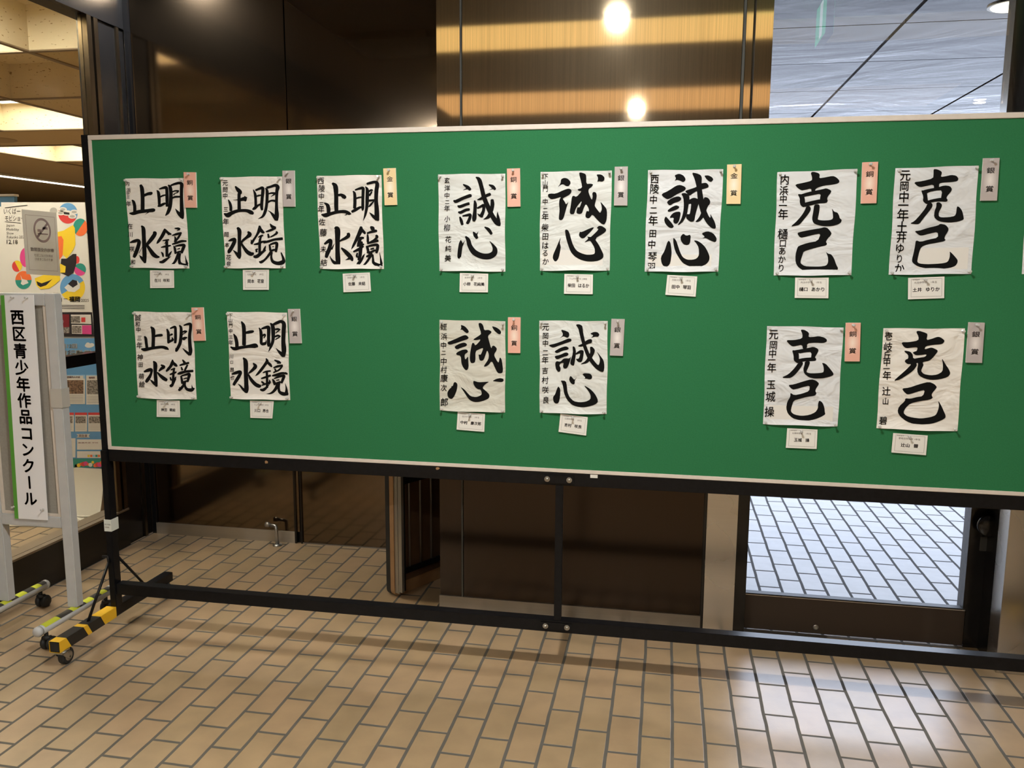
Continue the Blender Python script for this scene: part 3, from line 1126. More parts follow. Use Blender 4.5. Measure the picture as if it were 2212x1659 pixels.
def sheet_mesh(fn, seed, mat):
    bm = bmesh.new()
    NU, NV = 20, 28
    rnd = random.Random(seed)
    ph = [rnd.uniform(0, 6.28) for _ in range(6)]
    fold = rnd.choice((14, 14, 15)) / 28
    g = []
    for j in range(NV + 1):
        row = []
        for i in range(NU + 1):
            u, v = i / NU, j / NV
            rip = (math.sin(u * 9 + v * 5 + ph[0]) * math.sin(v * 16 + ph[1]) + 0.6 * math.sin(u * 4 - v * 23 + ph[2])
                   + 0.5 * math.sin(u * 17 + v * 11 + ph[3]))
            d = 0.0005 + 0.00020 * (rip + 2.1)
            d -= 0.0004 * max(0.0, 1 - abs(v - fold) / 0.022)      # the sheet had been folded once
            d += math.sin(math.pi * u) ** 0.7 * (max(0.0, v - 0.93) / 0.07) ** 2 * 0.009
            # edges are not ruler straight
            eu = 0.006 * math.sin(v * 8 + ph[4]) * math.sin(math.pi * v) * (1 if u in (0, 1) else 0)
            ev = 0.004 * math.sin(u * 7 + ph[5]) * math.sin(math.pi * u) * (1 if v in (0, 1) else 0)
            row.append(bm.verts.new(fn(u + eu, v + ev, -d)))
        g.append(row)
    for j in range(NV):
        for i in range(NU):
            bm.faces.new((g[j][i], g[j + 1][i], g[j + 1][i + 1], g[j][i + 1]))
    return finish('calligraphy_sheet', bm, mat, None, smooth=True)


AWARD = {'銅': ('bronze_print', 'pink bronze'), '銀': ('silver_print', 'grey silver'), '金': ('gold_print', 'cream gold')}
MEAN = {'A': 'four large characters', 'B': 'two large cursive characters', 'C': 'two large block characters'}


def entry(i, where, kind, cr, corners, strokes, column, award, acr, tagq, cardq, school, name, paper, slip=None):
    """one exhibit: sheet + award slip + name card + their pins; where = the words that single it out"""
    q = [cr(*c) for c in corners]
    fn = quad_fn(*q)
    m = 'paper_%d' % i
    paper_material(m, paper, i)
    sh = sheet_mesh(fn, i * 13 + 5, m)
    tag(sh, 'white calligraphy sheet with %s, %s' % (MEAN[kind], where), 'calligraphy sheet', 'calligraphy sheets on the green board')
    b = bmesh.new()
    ink_mesh(b, strokes, cr)
    finish('brush_writing', b, 'ink', sh)
    for ch, x, y, s in column:
        b = bmesh.new()
        pt = lambda u, v: (lambda p: Vector((p.x, INK_Y - 0.0006, p.z)))(on_y(*cr(u + (y - v) * 0.06, v), 0.0))
        s *= 1.02
        put_text(b, ch, pt, x - s * 0.46, x + s * 0.46, y + s * 0.5, y - s * 0.5, em=True, bold=0.010)
        finish('signature_character', b, 'thin_ink', sh)
    if slip:
        b = bmesh.new()
        u0, v0, u1, v1 = slip
        b.faces.new([b.verts.new(fn(u, v, -0.0016)) for u, v in ((u0, v0), (u0, v1), (u1, v1), (u1, v0))])
        o = finish('backing_slip', b, 'slip_white', sh)
        o['label'] = 'paler patch where a backing slip shows through'
    names = ('upper left', 'upper right', 'lower right', 'lower left')
    for k, (u, v) in enumerate(((0.035, 0.022), (0.965, 0.022), (0.965, 0.978), (0.035, 0.978))):
        pin(fn(u, v, -0.0026), 'clear push pin, %s corner of the sheet %s' % (names[k], where),
            (random.uniform(-.12, .12), random.uniform(-.15, .15)))
    # award slip (thick white card with a printed face)
    tq = [acr(*c) for c in tagq]
    tf = quad_fn(*tq)
    mat, word = AWARD[award]
    b = bmesh.new()
    F_ = [b.verts.new(tf(u, v, -0.0065)) for u, v in ((0, 0), (0, 1), (1, 1), (1, 0))]
    B_ = [b.verts.new(tf(u, v, -0.0012)) for u, v in ((0, 0), (0, 1), (1, 1), (1, 0))]
    b.faces.new(F_)
    b.faces.new(B_[::-1])
    for k in range(4):
        f = b.faces.new((F_[k], B_[k], B_[(k + 1) % 4], F_[(k + 1) % 4]))
        f.material_index = 1
    sl = finish('award_slip', b, [mat, 'foam_white'])
    tag(sl, '%s award slip of the sheet %s' % (word, where), 'award slip', 'award slips on the green board')
    b = bmesh.new()
    tp = lambda u, v: tf(u, v, -0.0070)
    put_text(b, award, tp, 0.24, 0.76, 0.365, 0.215, em=True, bold=0.010)
    finish('printed_character', b, 'print_black', sl)
    b = bmesh.new()
    put_text(b, '賞', tp, 0.24, 0.76, 0.80, 0.645, em=True, bold=0.010)
    finish('printed_character', b, 'print_black', sl)
    pin(tf(0.47, 0.055, -0.0068), 'clear push pin, award slip of the sheet %s' % where, (0, 0.1))
    # name card
    cq = [acr(*c) for c in cardq]
    cf = quad_fn(*cq)
    b = bmesh.new()
    F_ = [b.verts.new(cf(u, v, -0.0022 - 0.003 * v)) for u, v in ((0, 0), (0, 1), (1, 1), (1, 0))]
    B_ = [b.verts.new(cf(u, v, -0.0016 - 0.003 * v)) for u, v in ((0, 0), (0, 1), (1, 1), (1, 0))]
    b.faces.new(F_)
    b.faces.new(B_[::-1])
    for k in range(4):
        b.faces.new((F_[k], B_[k], B_[(k + 1) % 4], F_[(k + 1) % 4]))
    cd = finish('name_card', b, 'card_white')
    tag(cd, 'small white name card under the sheet %s' % where, 'name card', 'name cards on the green board')
    cp = lambda u, v: cf(u, v, -0.0026 - 0.003 * v)
    b = bmesh.new()
    put_text(b, '中学習字', cp, 0.12, 0.32, 0.135, 0.075)
    put_text(b, school[0], cp, 0.17, 0.17 + 0.075 * len(school[0]) * 0.93, 0.285, 0.185)
    put_text(b, school[1], cp, 0.63, 0.80, 0.285, 0.185)
    finish('small_print', b, 'print_grey', cd)
    b = bmesh.new()
    a, c = name
    wa, wc = 0.125 * len(a), 0.125 * len(c)
    x0 = 0.5 - (wa + wc + 0.12) / 2
    put_text(b, a, cp, x0, x0 + wa, 0.665, 0.475, bold=0.028)
    put_text(b, c, cp, x0 + wa + 0.12, x0 + wa + 0.12 + wc, 0.665, 0.475, bold=0.028)
    finish('name_print', b, 'print_black', cd)
    b = bmesh.new()
    e0, e1, f0, f1 = 0.08, 0.93, 0.07, 0.90
    for (u0, v0, u1, v1) in ((e0, f0, e1, f0 + 0.010), (e0, f1 - 0.010, e1, f1), (e0, f0, e0 + 0.006, f1), (e1 - 0.006, f0, e1, f1)):
        b.faces.new([b.verts.new(cp(u, v)) for u, v in ((u0, v0), (u0, v1), (u1, v1), (u1, v0))])
    finish('printed_border', b, 'print_grey', cd)
    pin(cf(0.46, 0.10, -0.003), 'clear push pin, name card of the sheet %s' % where, (0.1, 0))


cA, cB = crop(240, 340, 460 / 2212), crop(240, 640, 460 / 2212)
cC = crop(660, 340, 460 / 2212)
cE, cF = crop(920, 340, 480 / 2212), crop(920, 660, 480 / 2212)
cG = crop(1380, 330, 500 / 2212)
cH, cI = crop(1640, 330, 572 / 2212), crop(1620, 670, 592 / 2212)
WARM, COOL, BLUE = (0.77, 0.745, 0.70), (0.66, 0.68, 0.665), (0.665, 0.685, 0.71)
GREY = (0.60, 0.595, 0.53)


def colm(s):
    out = []
    for t in s.split():
        ch, r = t[0], t[1:]
        x, y, z = r.split(',')
        out.append((ch, float(x), float(y), float(z)))
    return out


entry(1, 'leftmost in the top row', 'A', crop(260, 370, 160 / 1207), ((78, 120), (1043, 110), (1128, 1583), (178, 1575)), '''
335 225 40 358 290 62 367 430 60 367 640 62|380 400 40 450 370 45 505 362 52 520 368 36|195 470 20 220 500 45 238 570 50 240 660 50
155 685 20 215 688 52 300 662 58 430 645 52 540 635 58 562 645 36|470 662 18 430 690 8 410 705 3
600 310 15 625 350 45 637 450 48 640 560 40|640 290 20 700 272 38 750 268 48 762 310 48 765 430 50 765 570 40|650 420 25 700 397 28 745 387 20|615 570 20 660 558 42 720 528 36 750 525 20
785 225 20 815 260 52 828 350 55 825 480 58 810 590 58 780 670 50 740 722 14|830 230 28 900 205 38 965 192 40 1003 215 55 1000 300 50 1000 450 52 1005 600 60 1010 700 65 1020 770 35|1008 742 60 950 680 48 900 610 6
850 335 20 900 320 25 955 325 34|945 342 18 895 362 14 872 385 22|850 437 25 900 417 32 975 415 30
350 890 25 380 940 60 388 1080 62 395 1250 65 400 1400 62 405 1490 40|395 1460 50 350 1410 40 315 1368 6
165 1160 20 230 1140 48 290 1125 45 310 1160 58 285 1260 60 250 1350 60 228 1398 45|310 1330 10 345 1265 7 375 1215 4
545 998 40 572 1010 55 545 1060 64 500 1120 60 450 1180 48 420 1215 26|430 1190 38 490 1280 55 540 1350 66 590 1388 55 640 1398 24
735 945 40 710 1010 55 670 1080 50 620 1150 38 597 1180 10|745 970 40 790 1010 40 832 1025 24|810 1025 20 775 1040 6|695 1130 15 740 1124 25 795 1116 24|757 1130 20 725 1185 8
762 1140 42 763 1250 46 765 1385 46|668 1240 15 740 1225 34 825 1210 24|670 1315 10 693 1345 32 703 1392 24|845 1300 8 812 1345 34 785 1398 22|645 1478 28 690 1478 48 740 1445 46 830 1385 6
890 930 15 945 933 35 975 945 35|960 950 25 925 972 5|850 1045 15 920 1025 38 1000 1005 30|890 1060 15 905 1110 38 890 1150 28|985 1025 32 950 1080 34 910 1140 24|850 1190 20 920 1167 38 1000 1140 38 1080 1138 24
875 1215 15 893 1260 38 905 1340 34|900 1220 20 980 1205 38 1045 1207 46 1022 1270 48 1005 1330 38|930 1270 10 972 1258 20|905 1327 20 960 1312 28 1000 1307 28
950 1330 38 930 1400 48 890 1480 38 840 1525 24 802 1545 6|975 1340 38 965 1420 38 972 1490 48 1010 1525 58 1070 1535 55 1102 1525 30|1092 1510 42 1075 1440 20 1060 1370 5
''', colm('内125,205,75 浜140,310,80 中130,365,55 三135,420,60 年140,530,90 在165,895,95 川170,1030,90 咲195,1265,90 和215,1480,85'),
      '銅', cA, ((763, 155), (888, 157), (898, 524), (775, 522)), ((407, 1173), (655, 1173), (663, 1355), (414, 1357)),
      ('内浜中学校', '3年生'), ('在川', '咲和'), WARM)

entry(2, 'second from the left, top row', 'A', crop(468, 370, 160 / 1207), ((65, 97), (1070, 85), (1125, 1580), (145, 1580)), '''
308 248 22 350 300 58 385 340 62 370 380 50 370 500 50 372 640 55|275 468 4 340 466 14 385 466 34|380 470 42 440 452 60 480 455 74|455 405 10 485 440 44
195 465 15 220 520 40 235 580 45 235 640 45|125 690 20 185 715 72 250 680 58 350 645 48 480 640 48 560 668 62 600 690 38
600 300 12 630 370 40 640 470 42 640 590 40|640 310 30 700 285 38 750 272 48 757 320 52 745 450 48 737 570 48 745 630 36|640 412 20 690 396 28 730 390 20|590 620 22 625 600 48 680 556 34 740 532 30
795 275 12 825 320 45 825 450 45 815 570 45 790 670 48 750 740 34 680 775 6|820 270 36 890 250 38 960 230 48 998 260 62 985 330 50 980 480 45 980 600 50 985 720 65 985 800 40|978 782 66 930 722 48 880 665 18 835 638 4
840 370 20 900 355 28 960 362 38|945 378 22 890 412 8|840 502 32 900 478 28 965 484 38
345 920 38 375 970 62 375 1080 55 375 1250 55 375 1370 60 375 1420 35|365 1392 52 320 1330 38 268 1283 6
200 1135 20 250 1117 46 300 1107 44 290 1160 58 250 1240 58 212 1300 58 198 1330 34
515 985 28 542 1030 66 490 1080 44 430 1130 38 395 1180 26|400 1160 28 440 1230 40 500 1310 58 560 1347 62 605 1340 38
702 890 28 705 940 58 670 1020 38 620 1100 34 580 1160 44 575 1185 28|563 1108 6 573 1160 26|720 945 46 750 985 48 780 1000 24
680 1075 15 730 1052 28 757 1046 24|735 1060 20 712 1110 38 705 1200 42 705 1372 40|615 1192 20 680 1180 38 740 1152 34 805 1138 20
650 1265 15 655 1312 34|632 1282 14 672 1268 26|802 1215 12 785 1262 34 762 1300 22|610 1390 38 660 1387 54 730 1332 46 802 1283 22
875 855 12 910 903 48 962 925 46|890 912 6 920 910 20|810 985 20 880 962 38 965 927 30|842 1022 24 855 1080 38|975 980 20 985 1005 38 940 1040 28 880 1072 20|770 1160 34 850 1142 38 950 1112 38 1075 1098 42
865 1195 28 880 1290 38|880 1192 28 940 1172 34 985 1182 48 970 1310 38|910 1230 8 935 1226 14|890 1300 36 930 1282 32 965 1280 28
890 1310 38 850 1370 38 790 1440 34 730 1480 44 697 1472 18|905 1320 28 895 1400 34 920 1470 48 1000 1500 58 1080 1480 68 1092 1430 44 1055 1325 18
''', colm('元145,190,100 岡145,300,95 中145,400,95 三155,620,85 年155,820,110 岡165,1030,90 本175,1200,85 花200,1405,95 音200,1510,90'),
      '銀', cA, ((1787, 140), (1912, 138), (1918, 512), (1795, 512)), ((1371, 1168), (1643, 1165), (1645, 1375), (1378, 1375)),
      ('元岡中学校', '3年生'), ('岡本', '花音'), WARM)

entry(3, 'beside the left cream slip, top row', 'A', crop(675, 370, 160 / 1207), ((70, 75), (1125, 60), (1165, 1592), (130, 1590)), '''
330 195 34 378 250 74 390 400 65 390 550 65 395 660 60|425 390 38 475 388 48 520 422 68 525 445 36|195 515 15 245 550 52 265 610 60 265 670 55|150 705 20 215 717 66 300 692 52 420 662 48 530 658 52 600 688 50 632 695 14|560 705 20 525 718 4
665 325 20 690 370 45 695 500 50 690 600 50|700 305 25 770 282 38 825 277 48 828 340 48 823 480 45 823 600 45 818 640 18|700 450 20 745 432 28 800 420 20|645 660 38 700 632 48 770 592 38 815 582 20
865 250 12 895 300 48 895 430 55 890 560 50 870 680 40 850 750 24 830 805 5|890 205 34 950 190 44 1020 177 44 1058 210 62 1045 320 62 1040 480 60 1050 620 70 1055 740 72 1075 800 36|1052 782 56 1000 740 48 960 700 28 930 670 5
910 335 30 960 307 30 985 312 20|970 330 20 960 352 26 930 395 32|910 480 34 960 475 34 1010 470 30|1000 490 20 950 548 32 920 580 16
375 915 46 410 960 86 412 1150 72 412 1300 70 420 1450 76 435 1545 40|410 1512 66 350 1480 48 310 1430 24 288 1378 5
200 1185 30 265 1140 56 295 1130 58 300 1170 55 280 1260 62 245 1340 62 228 1400 48|318 1272 24 345 1210 14 361 1175 3
585 1012 48 590 1050 56 540 1090 48 480 1120 34 440 1145 18|475 1250 25 530 1300 55 600 1370 68 640 1420 58 655 1458 28|600 1422 36 540 1446 5
795 905 38 790 960 66 750 1050 58 700 1150 44 665 1220 34 635 1275 5|812 960 48 850 1000 40 857 1022 24|750 1090 20 800 1086 38 838 1086 30|790 1092 46 760 1160 48 742 1225 34
800 1150 48 790 1250 56 780 1350 56 760 1445 48|672 1310 28 750 1276 46 832 1222 32|752 1202 28 800 1192 40 842 1192 24|735 1330 20 725 1380 34 742 1402 22|855 1345 8 835 1380 28 812 1420 32|722 1530 22 755 1500 52 810 1430 36 850 1358 6
950 905 30 980 930 66 1002 960 38|895 1010 28 950 992 38 1030 972 44 1052 982 24|900 1030 25 905 1090 38 905 1150 38|1040 1045 38 1056 1072 42 1010 1120 34 950 1152 28|900 1172 34 980 1152 38 1072 1130 40
890 1220 38 910 1290 45|890 1232 28 970 1207 38 1060 1202 46 1060 1270 48 1045 1330 38|950 1270 25 1002 1256 28|950 1322 36 1010 1292 34 1042 1292 28
900 1310 48 960 1350 46 920 1430 38 870 1500 34 820 1540 18 783 1550 4|882 1390 28 930 1372 46|985 1360 28 990 1430 34 1000 1490 45 1060 1525 54 1120 1535 44 1140 1520 18|1127 1510 42 1115 1430 24 1105 1370 14 1097 1315 3
''', colm('西140,155,120 陵155,280,120 中150,410,110 三150,540,90 年145,620,120 佐160,825,120 藤180,1000,130 未180,1270,110 結190,1490,120'),
      '金', cC, ((813, 117), (941, 112), (956, 495), (828, 498)), ((388, 1208), (670, 1195), (685, 1390), (400, 1400)),
      ('西陵中学校', '3年生'), ('佐藤', '未結'), WARM)

entry(4, 'fourth from the left, top row', 'B', crop(940, 370, 160 / 1207), ((48, 52), (1143, 38), (1145, 1635), (72, 1625)), '''
460 215 20 530 260 52 575 300 42|520 283 20 457 308 3|305 480 28 345 490 52 450 442 48 560 402 54 590 402 42|370 565 24 410 575 46 500 542 44 555 527 44|380 665 24 420 670 46 500 632 44 560 622 40
405 745 24 425 800 48 445 870 42|450 730 24 520 717 38 575 712 44 560 780 48 525 850 44|690 465 14 750 447 42 830 402 48 900 372 46
645 480 25 655 540 52 650 650 54 640 760 68 632 810 42|690 602 28 750 572 38 790 557 44 790 640 48 760 720 54 772 745 30|758 738 38 720 715 28 690 690 5
668 97 20 720 140 62 760 270 62 800 430 68 870 600 72 940 740 72 1010 840 74 1058 882 34|1045 862 52 1030 770 48 1020 700 24 1020 658 3|930 465 48 935 540 62 920 640 54 880 730 58 840 762 36 787 785 4
880 220 20 940 252 52 980 295 38|940 285 14 888 300 3
420 1125 14 420 1180 58 405 1290 65 395 1390 58 402 1402 38|440 1212 28 485 1133 3|500 1065 28 540 1120 62 570 1220 72 640 1320 86 760 1380 88 880 1385 92 960 1340 88 975 1270 72 940 1200 34 890 1138 4
625 990 20 655 1040 58 685 1090 42|672 1042 28 695 1000 10 708 978 2|810 910 20 870 950 52 920 1020 42
''', colm('玄195,150,100 洋200,275,105 中195,395,100 二200,500,80 年195,605,105 小200,775,105 柳197,920,120 花215,1110,110 純215,1260,110 美210,1415,115'),
      '銅', cE, ((810, 114), (940, 110), (944, 490), (815, 493)), ((340, 1150), (622, 1158), (620, 1343), (338, 1340)),
      ('玄洋中学校', '2年生'), ('小柳', '花純美'), COOL)

entry(5, 'fifth from the left, top row', 'B', crop(1155, 365, 180 / 1298), ((92, 45), (1203, 25), (1167, 1582), (82, 1585)), '''
P 410 160 460 138 510 148 555 190 560 230 530 270 490 270 450 240 410 245 360 285 405 225
P 205 400 240 382 330 385 450 330 530 302 575 325 570 370 530 410 450 450 435 465 470 510 490 560 530 505 500 590 480 660 450 770 420 800 385 795 375 770 390 640 380 560 385 480 415 432 330 460 260 475 215 440
P 688 65 715 52 790 75 805 110 805 235 870 228 915 240 890 280 840 315 840 370 890 490 905 430 895 380 920 355 960 370 970 430 940 540 935 580 980 640 1020 690 1045 640 1045 580 1020 505 1080 570 1120 620 1130 700 1120 800 1090 865 1050 860 990 810 900 705 860 760 830 770 795 755 790 720 810 650 845 665 845 620 800 540 760 620 740 690 700 705 650 690 655 640 670 590 700 605 740 490 680 560 640 620 615 705 560 705 545 670 565 560 580 430 610 415 650 440 735 345 690 345 660 320 740 295 730 220
P 960 85 1040 85 1090 130 1085 175 1055 200 1000 190 975 210 990 140
P 410 1050 390 1150 408 1210 400 1270 375 1390 340 1440 310 1440 280 1390 290 1330 340 1220
P 470 945 515 945 540 990 570 1100 600 1190 650 1270 720 1310 800 1335 880 1335 940 1320 935 1230 870 1120 845 1120 765 1150 840 1085 815 1050 860 1060 880 1060 1000 940 965 920 1000 885 1050 890 1110 930 1115 965 1080 1000 935 1085 1000 1180 1050 1280 1075 1340 1065 1390 1000 1430 900 1445 800 1440 700 1410 620 1360 560 1290 520 1180 485 1060
P 705 975 730 985 870 920 930 905 890 960 800 1050 770 1080 730 1080 695 1050 690 1020
''', colm('下170,115,90 山165,220,95 門168,310,95 中165,510,100 二165,640,90 年165,745,120 柴162,910,120 田168,1050,115 は165,1190,120 る165,1310,110 か170,1440,115'),
      '銀', cE, ((1881, 95), (2011, 92), (2006, 480), (1873, 480)), ((1380, 1160), (1664, 1166), (1661, 1362), (1376, 1357)),
      ('下山門中学校', '2年生'), ('柴田', 'はるか'), COOL, (0.03, 0.79, 0.90, 0.97))

entry(6, 'beside the right cream slip, top row', 'B', crop(1390, 360, 180 / 1298), ((72, 55), (1243, 40), (1165, 1635), (18, 1635)), '''
P 480 135 555 108 620 135 655 185 650 220 620 245 570 220 520 205 480 225 510 185
P 275 430 400 370 510 295 575 283 650 315 660 350 630 380 500 440 430 490 370 512 310 475
P 365 545 440 490 530 460 580 475 590 510 560 540 480 565 410 605 375 580
P 375 680 440 630 510 600 560 620 550 650 500 675 410 705 380 700
P 320 830 345 770 400 830 450 890 475 935 445 962 390 945 340 890
P 400 800 450 730 500 705 570 700 580 740 560 830 530 885 490 892 460 860 475 795
P 640 380 730 350 820 320 900 260 980 250 1015 290 1010 325 940 345 870 365 790 400 720 455 700 440
P 585 420 640 405 710 440 720 500 700 610 680 740 620 850 560 905 530 910 590 820 620 700 630 590 620 480
P 706 520 760 490 800 485 860 510 870 540 840 640 810 740 790 850 740 862 690 830 660 790 678 735 720 745 735 660 745 575 700 590
P 750 90 830 105 890 130 910 170 905 240 910 350 930 480 945 540 950 590 980 690 1020 780 1045 800 1040 730 1070 790 1110 860 1130 940 1115 970 1060 960 980 880 900 740 860 600 840 480 830 330 800 200
P 940 475 1000 480 1040 530 1035 580 1000 620 960 740 920 810 860 860 800 865 860 800 900 720 915 600 935 560
P 940 140 1010 135 1070 165 1090 205 1050 243 1000 215
P 380 1148 420 1175 435 1280 440 1350 420 1500 380 1555 310 1550 280 1500 268 1410 330 1310
P 463 1100 510 1150 540 1240 570 1330 610 1410 680 1450 770 1450 830 1430 865 1380 860 1260 820 1190 780 1150 830 1150 900 1190 960 1250 1000 1320 1030 1400 1025 1460 980 1520 900 1555 800 1570 690 1545 610 1500 550 1420 490 1310 465 1200
P 620 1040 665 1078 740 1055 725 1200 680 1225 620 1210 580 1150 575 1090
P 900 1040 990 1005 1080 1030 1140 1110 1135 1160 1110 1178 1040 1150 970 1110 910 1115 960 1095
''', colm('西175,190,150 陵170,345,160 中155,515,140 二155,680,130 年150,840,165 田145,1040,130 中130,1210,140 琴140,1400,155 羽125,1560,140'),
      '金', cG, ((843, 115), (981, 110), (970, 490), (835, 490)), ((273, 1167), (558, 1182), (542, 1375), (253, 1357)),
      ('西陵中学校', '2年生'), ('田中', '琴羽'), BLUE, (0.05, 0.83, 0.90, 0.97))

entry(7, 'seventh from the left, top row', 'C', crop(1660, 355, 200 / 1327), ((125, 113), (1275, 65), (1185, 1588), (75, 1592)), '''
P 603 120 640 105 715 125 735 150 725 200 800 190 920 165 970 185 1020 235 1000 275 900 295 800 305 700 335 670 360 665 395 615 395 610 345 510 370 470 375 410 335 378 290 500 265 620 235 625 190
P 415 425 480 430 510 450 520 500 525 560 530 600 500 618 460 590 445 540 450 490
P 450 435 560 400 680 375 780 355 830 342 900 375 895 405 850 460 840 500 850 520 830 552 740 555 735 500 750 420 640 440 520 465 460 470
P 500 555 620 525 740 500 840 505 850 525 830 555 720 560 600 590 510 615
P 540 605 590 595 610 640 580 700 500 800 440 870 390 880 315 893 390 830 470 740 520 660
P 655 575 720 572 735 600 725 690 705 780 710 795 780 805 880 800 925 780 920 700 905 625 940 680 985 690 1010 730 1020 775 1050 795 1040 830 1000 860 900 885 780 885 690 865 640 840 622 780 640 680
P 405 985 470 965 620 935 750 915 800 900 850 915 905 985 890 1020 850 1060 820 1110 840 1140 820 1165 740 1180 620 1210 500 1250 490 1290 460 1380 460 1420 520 1460 630 1465 740 1465 830 1450 855 1400 850 1320 820 1250 850 1280 900 1290 940 1350 970 1440 998 1490 980 1525 900 1550 760 1560 620 1555 500 1525 420 1470 385 1400 385 1300 410 1200 430 1170 560 1125 705 1100 750 990 640 1010 530 1040 455 1055
''', colm('内232,220,150 浜220,375,140 中212,495,120 一205,590,130 年208,715,160 樋203,1000,160 口205,1130,120 あ195,1240,120 か190,1360,120 り180,1485,120'),
      '銅', cH, ((858, 82), (990, 77), (975, 422), (845, 425)), ((1243 - 943, 1043), (1523 - 943, 1043), (1518 - 943, 1215), (1237 - 943, 1212)),
      ('内浜中学校', '1年生'), ('樋口', 'あかり'), BLUE)

entry(8, 'eighth from the left, top row', 'C', crop(1910, 350, 210 / 1394), ((160, 90), (1355, 52), (1245, 1605), (62, 1615)), '''
P 705 100 760 105 820 135 825 165 805 215 880 205 960 185 1030 195 1063 235 1050 275 960 290 840 295 785 310 785 350 780 400 715 400 705 320 600 345 520 362 470 345 420 290 540 275 700 235 705 170
P 525 405 570 408 610 440 618 500 625 560 630 600 600 605 550 560 560 500
P 540 410 640 385 760 365 860 335 940 345 970 385 960 420 900 490 890 520 910 545 895 570 830 570 810 530 830 405 740 410 650 430 590 460
P 590 565 680 535 820 510 890 520 908 545 890 572 780 565 690 575 620 605
P 615 600 660 580 690 600 690 640 640 710 550 820 500 890 430 890 365 880 430 850 520 750 590 660
P 745 580 790 575 828 610 820 650 780 720 780 780 820 795 930 790 1010 775 1030 730 1035 670 1045 632 1085 655 1120 710 1140 810 1130 830 1060 855 940 870 830 860 760 840 710 790 720 700 745 640
P 433 990 500 985 620 945 770 910 800 885 880 900 920 950 915 990 870 1060 860 1100 880 1115 860 1135 740 1160 620 1180 530 1215 500 1290 480 1380 470 1430 500 1455 600 1465 740 1460 850 1450 910 1430 935 1370 940 1320 935 1278 980 1320 1050 1400 1050 1440 1020 1490 940 1520 800 1535 620 1530 480 1500 400 1440 395 1400 420 1300 440 1200 450 1120 520 1145 640 1110 770 1085 765 1000 650 1025 525 1060 480 1035
''', colm('元300,190,170 岡285,345,150 中280,500,170 一270,620,170 年265,760,190 土250,935,180 井245,1080,160 ゆ220,1235,150 り215,1385,130 か215,1525,160'),
      '銀', cH, ((1866, 48), (2002, 45), (1980, 400), (1842, 402)), ((1243, 1045), (1546, 1034), (1541, 1214), (1239, 1224)),
      ('元岡中学校', '1年生'), ('土井', 'ゆりか'), BLUE, (0.33, 0.75, 0.95, 0.955))

entry(9, 'leftmost in the bottom row', 'A', crop(275, 665, 160 / 1207), ((105, 58), (1062, 75), (1133, 1492), (180, 1468)), '''
388 308 22 425 360 62 430 480 55 425 640 55|455 460 34 500 450 38 560 446 42 577 455 22|285 465 24 305 500 44 315 580 45 325 650 45|235 670 24 290 680 52 400 657 44 560 638 44 640 657 48 677 680 16
650 345 24 670 400 44 675 480 45 675 550 40|705 335 24 750 317 34 785 317 42 790 400 44 790 500 45 785 570 38|690 450 14 730 432 32 742 440 14|665 567 36 710 540 38 745 520 36 732 480 12
855 285 24 880 330 44 880 450 48 865 570 50 830 650 48 800 702 32 793 648 5|925 285 20 980 267 34 1030 267 48 1035 330 48 1020 450 50 1025 600 55 1035 700 60 1030 768 38|1020 760 46 960 710 34 905 655 5
900 395 20 940 382 32 977 386 24|960 398 18 930 416 14 905 430 18|900 505 28 940 487 34 977 486 24|955 500 20 920 520 20
432 870 24 460 920 62 460 1050 55 470 1180 55 480 1278 38|465 1252 42 420 1210 38 373 1163 5
280 1040 28 340 1017 52 395 1007 48 395 1060 38 370 1120 48 330 1180 54 312 1208 38|385 1110 8 407 1088 4
555 930 24 600 960 48 560 990 44 520 1030 22|495 1050 20 540 1100 44 600 1150 58 648 1178 46
740 845 18 740 890 52 710 950 44 670 1000 44 640 1032 26|755 895 38 790 930 48 817 950 24|715 1010 20 760 992 28 782 986 24|765 1000 34 755 1100 38 750 1232 44
700 1085 24 750 1067 34 790 1052 28 802 1040 20|705 1130 20 715 1165 28 722 1182 18|800 1120 10 780 1160 34 768 1192 22|700 1260 28 725 1267 48 770 1202 28 802 1158 6
905 845 18 930 880 38 952 900 28|860 935 24 920 917 34 1007 895 34|885 965 20 902 1012 34|985 930 28 960 980 34 940 1020 28|825 1077 22 870 1062 46 960 1037 38 1075 1027 38
880 1110 28 895 1180 38 900 1232 34|890 1107 24 960 1087 34 1015 1082 48 1000 1150 44 985 1202 34|920 1157 15 972 1142 24|910 1207 24 972 1192 28
920 1210 34 920 1260 38 880 1310 44 845 1342 38|862 1320 28 852 1285 6|945 1200 34 945 1270 34 980 1325 44 1050 1337 54 1097 1310 22|1070 1322 42 1060 1280 14 1058 1253 3
''', colm('誠180,160,110 和175,265,90 中185,355,90 三205,490,90 年205,610,110 神215,805,110 田225,925,85 萌235,1115,100 絵245,1245,105'),
      '銅', cB, ((843, 117), (966, 115), (988, 460), (868, 462)), ((478, 1077), (715, 1083), (725, 1254), (482, 1250)),
      ('誠和中学校', '3年生'), ('神田', '萌絵'), WARM)

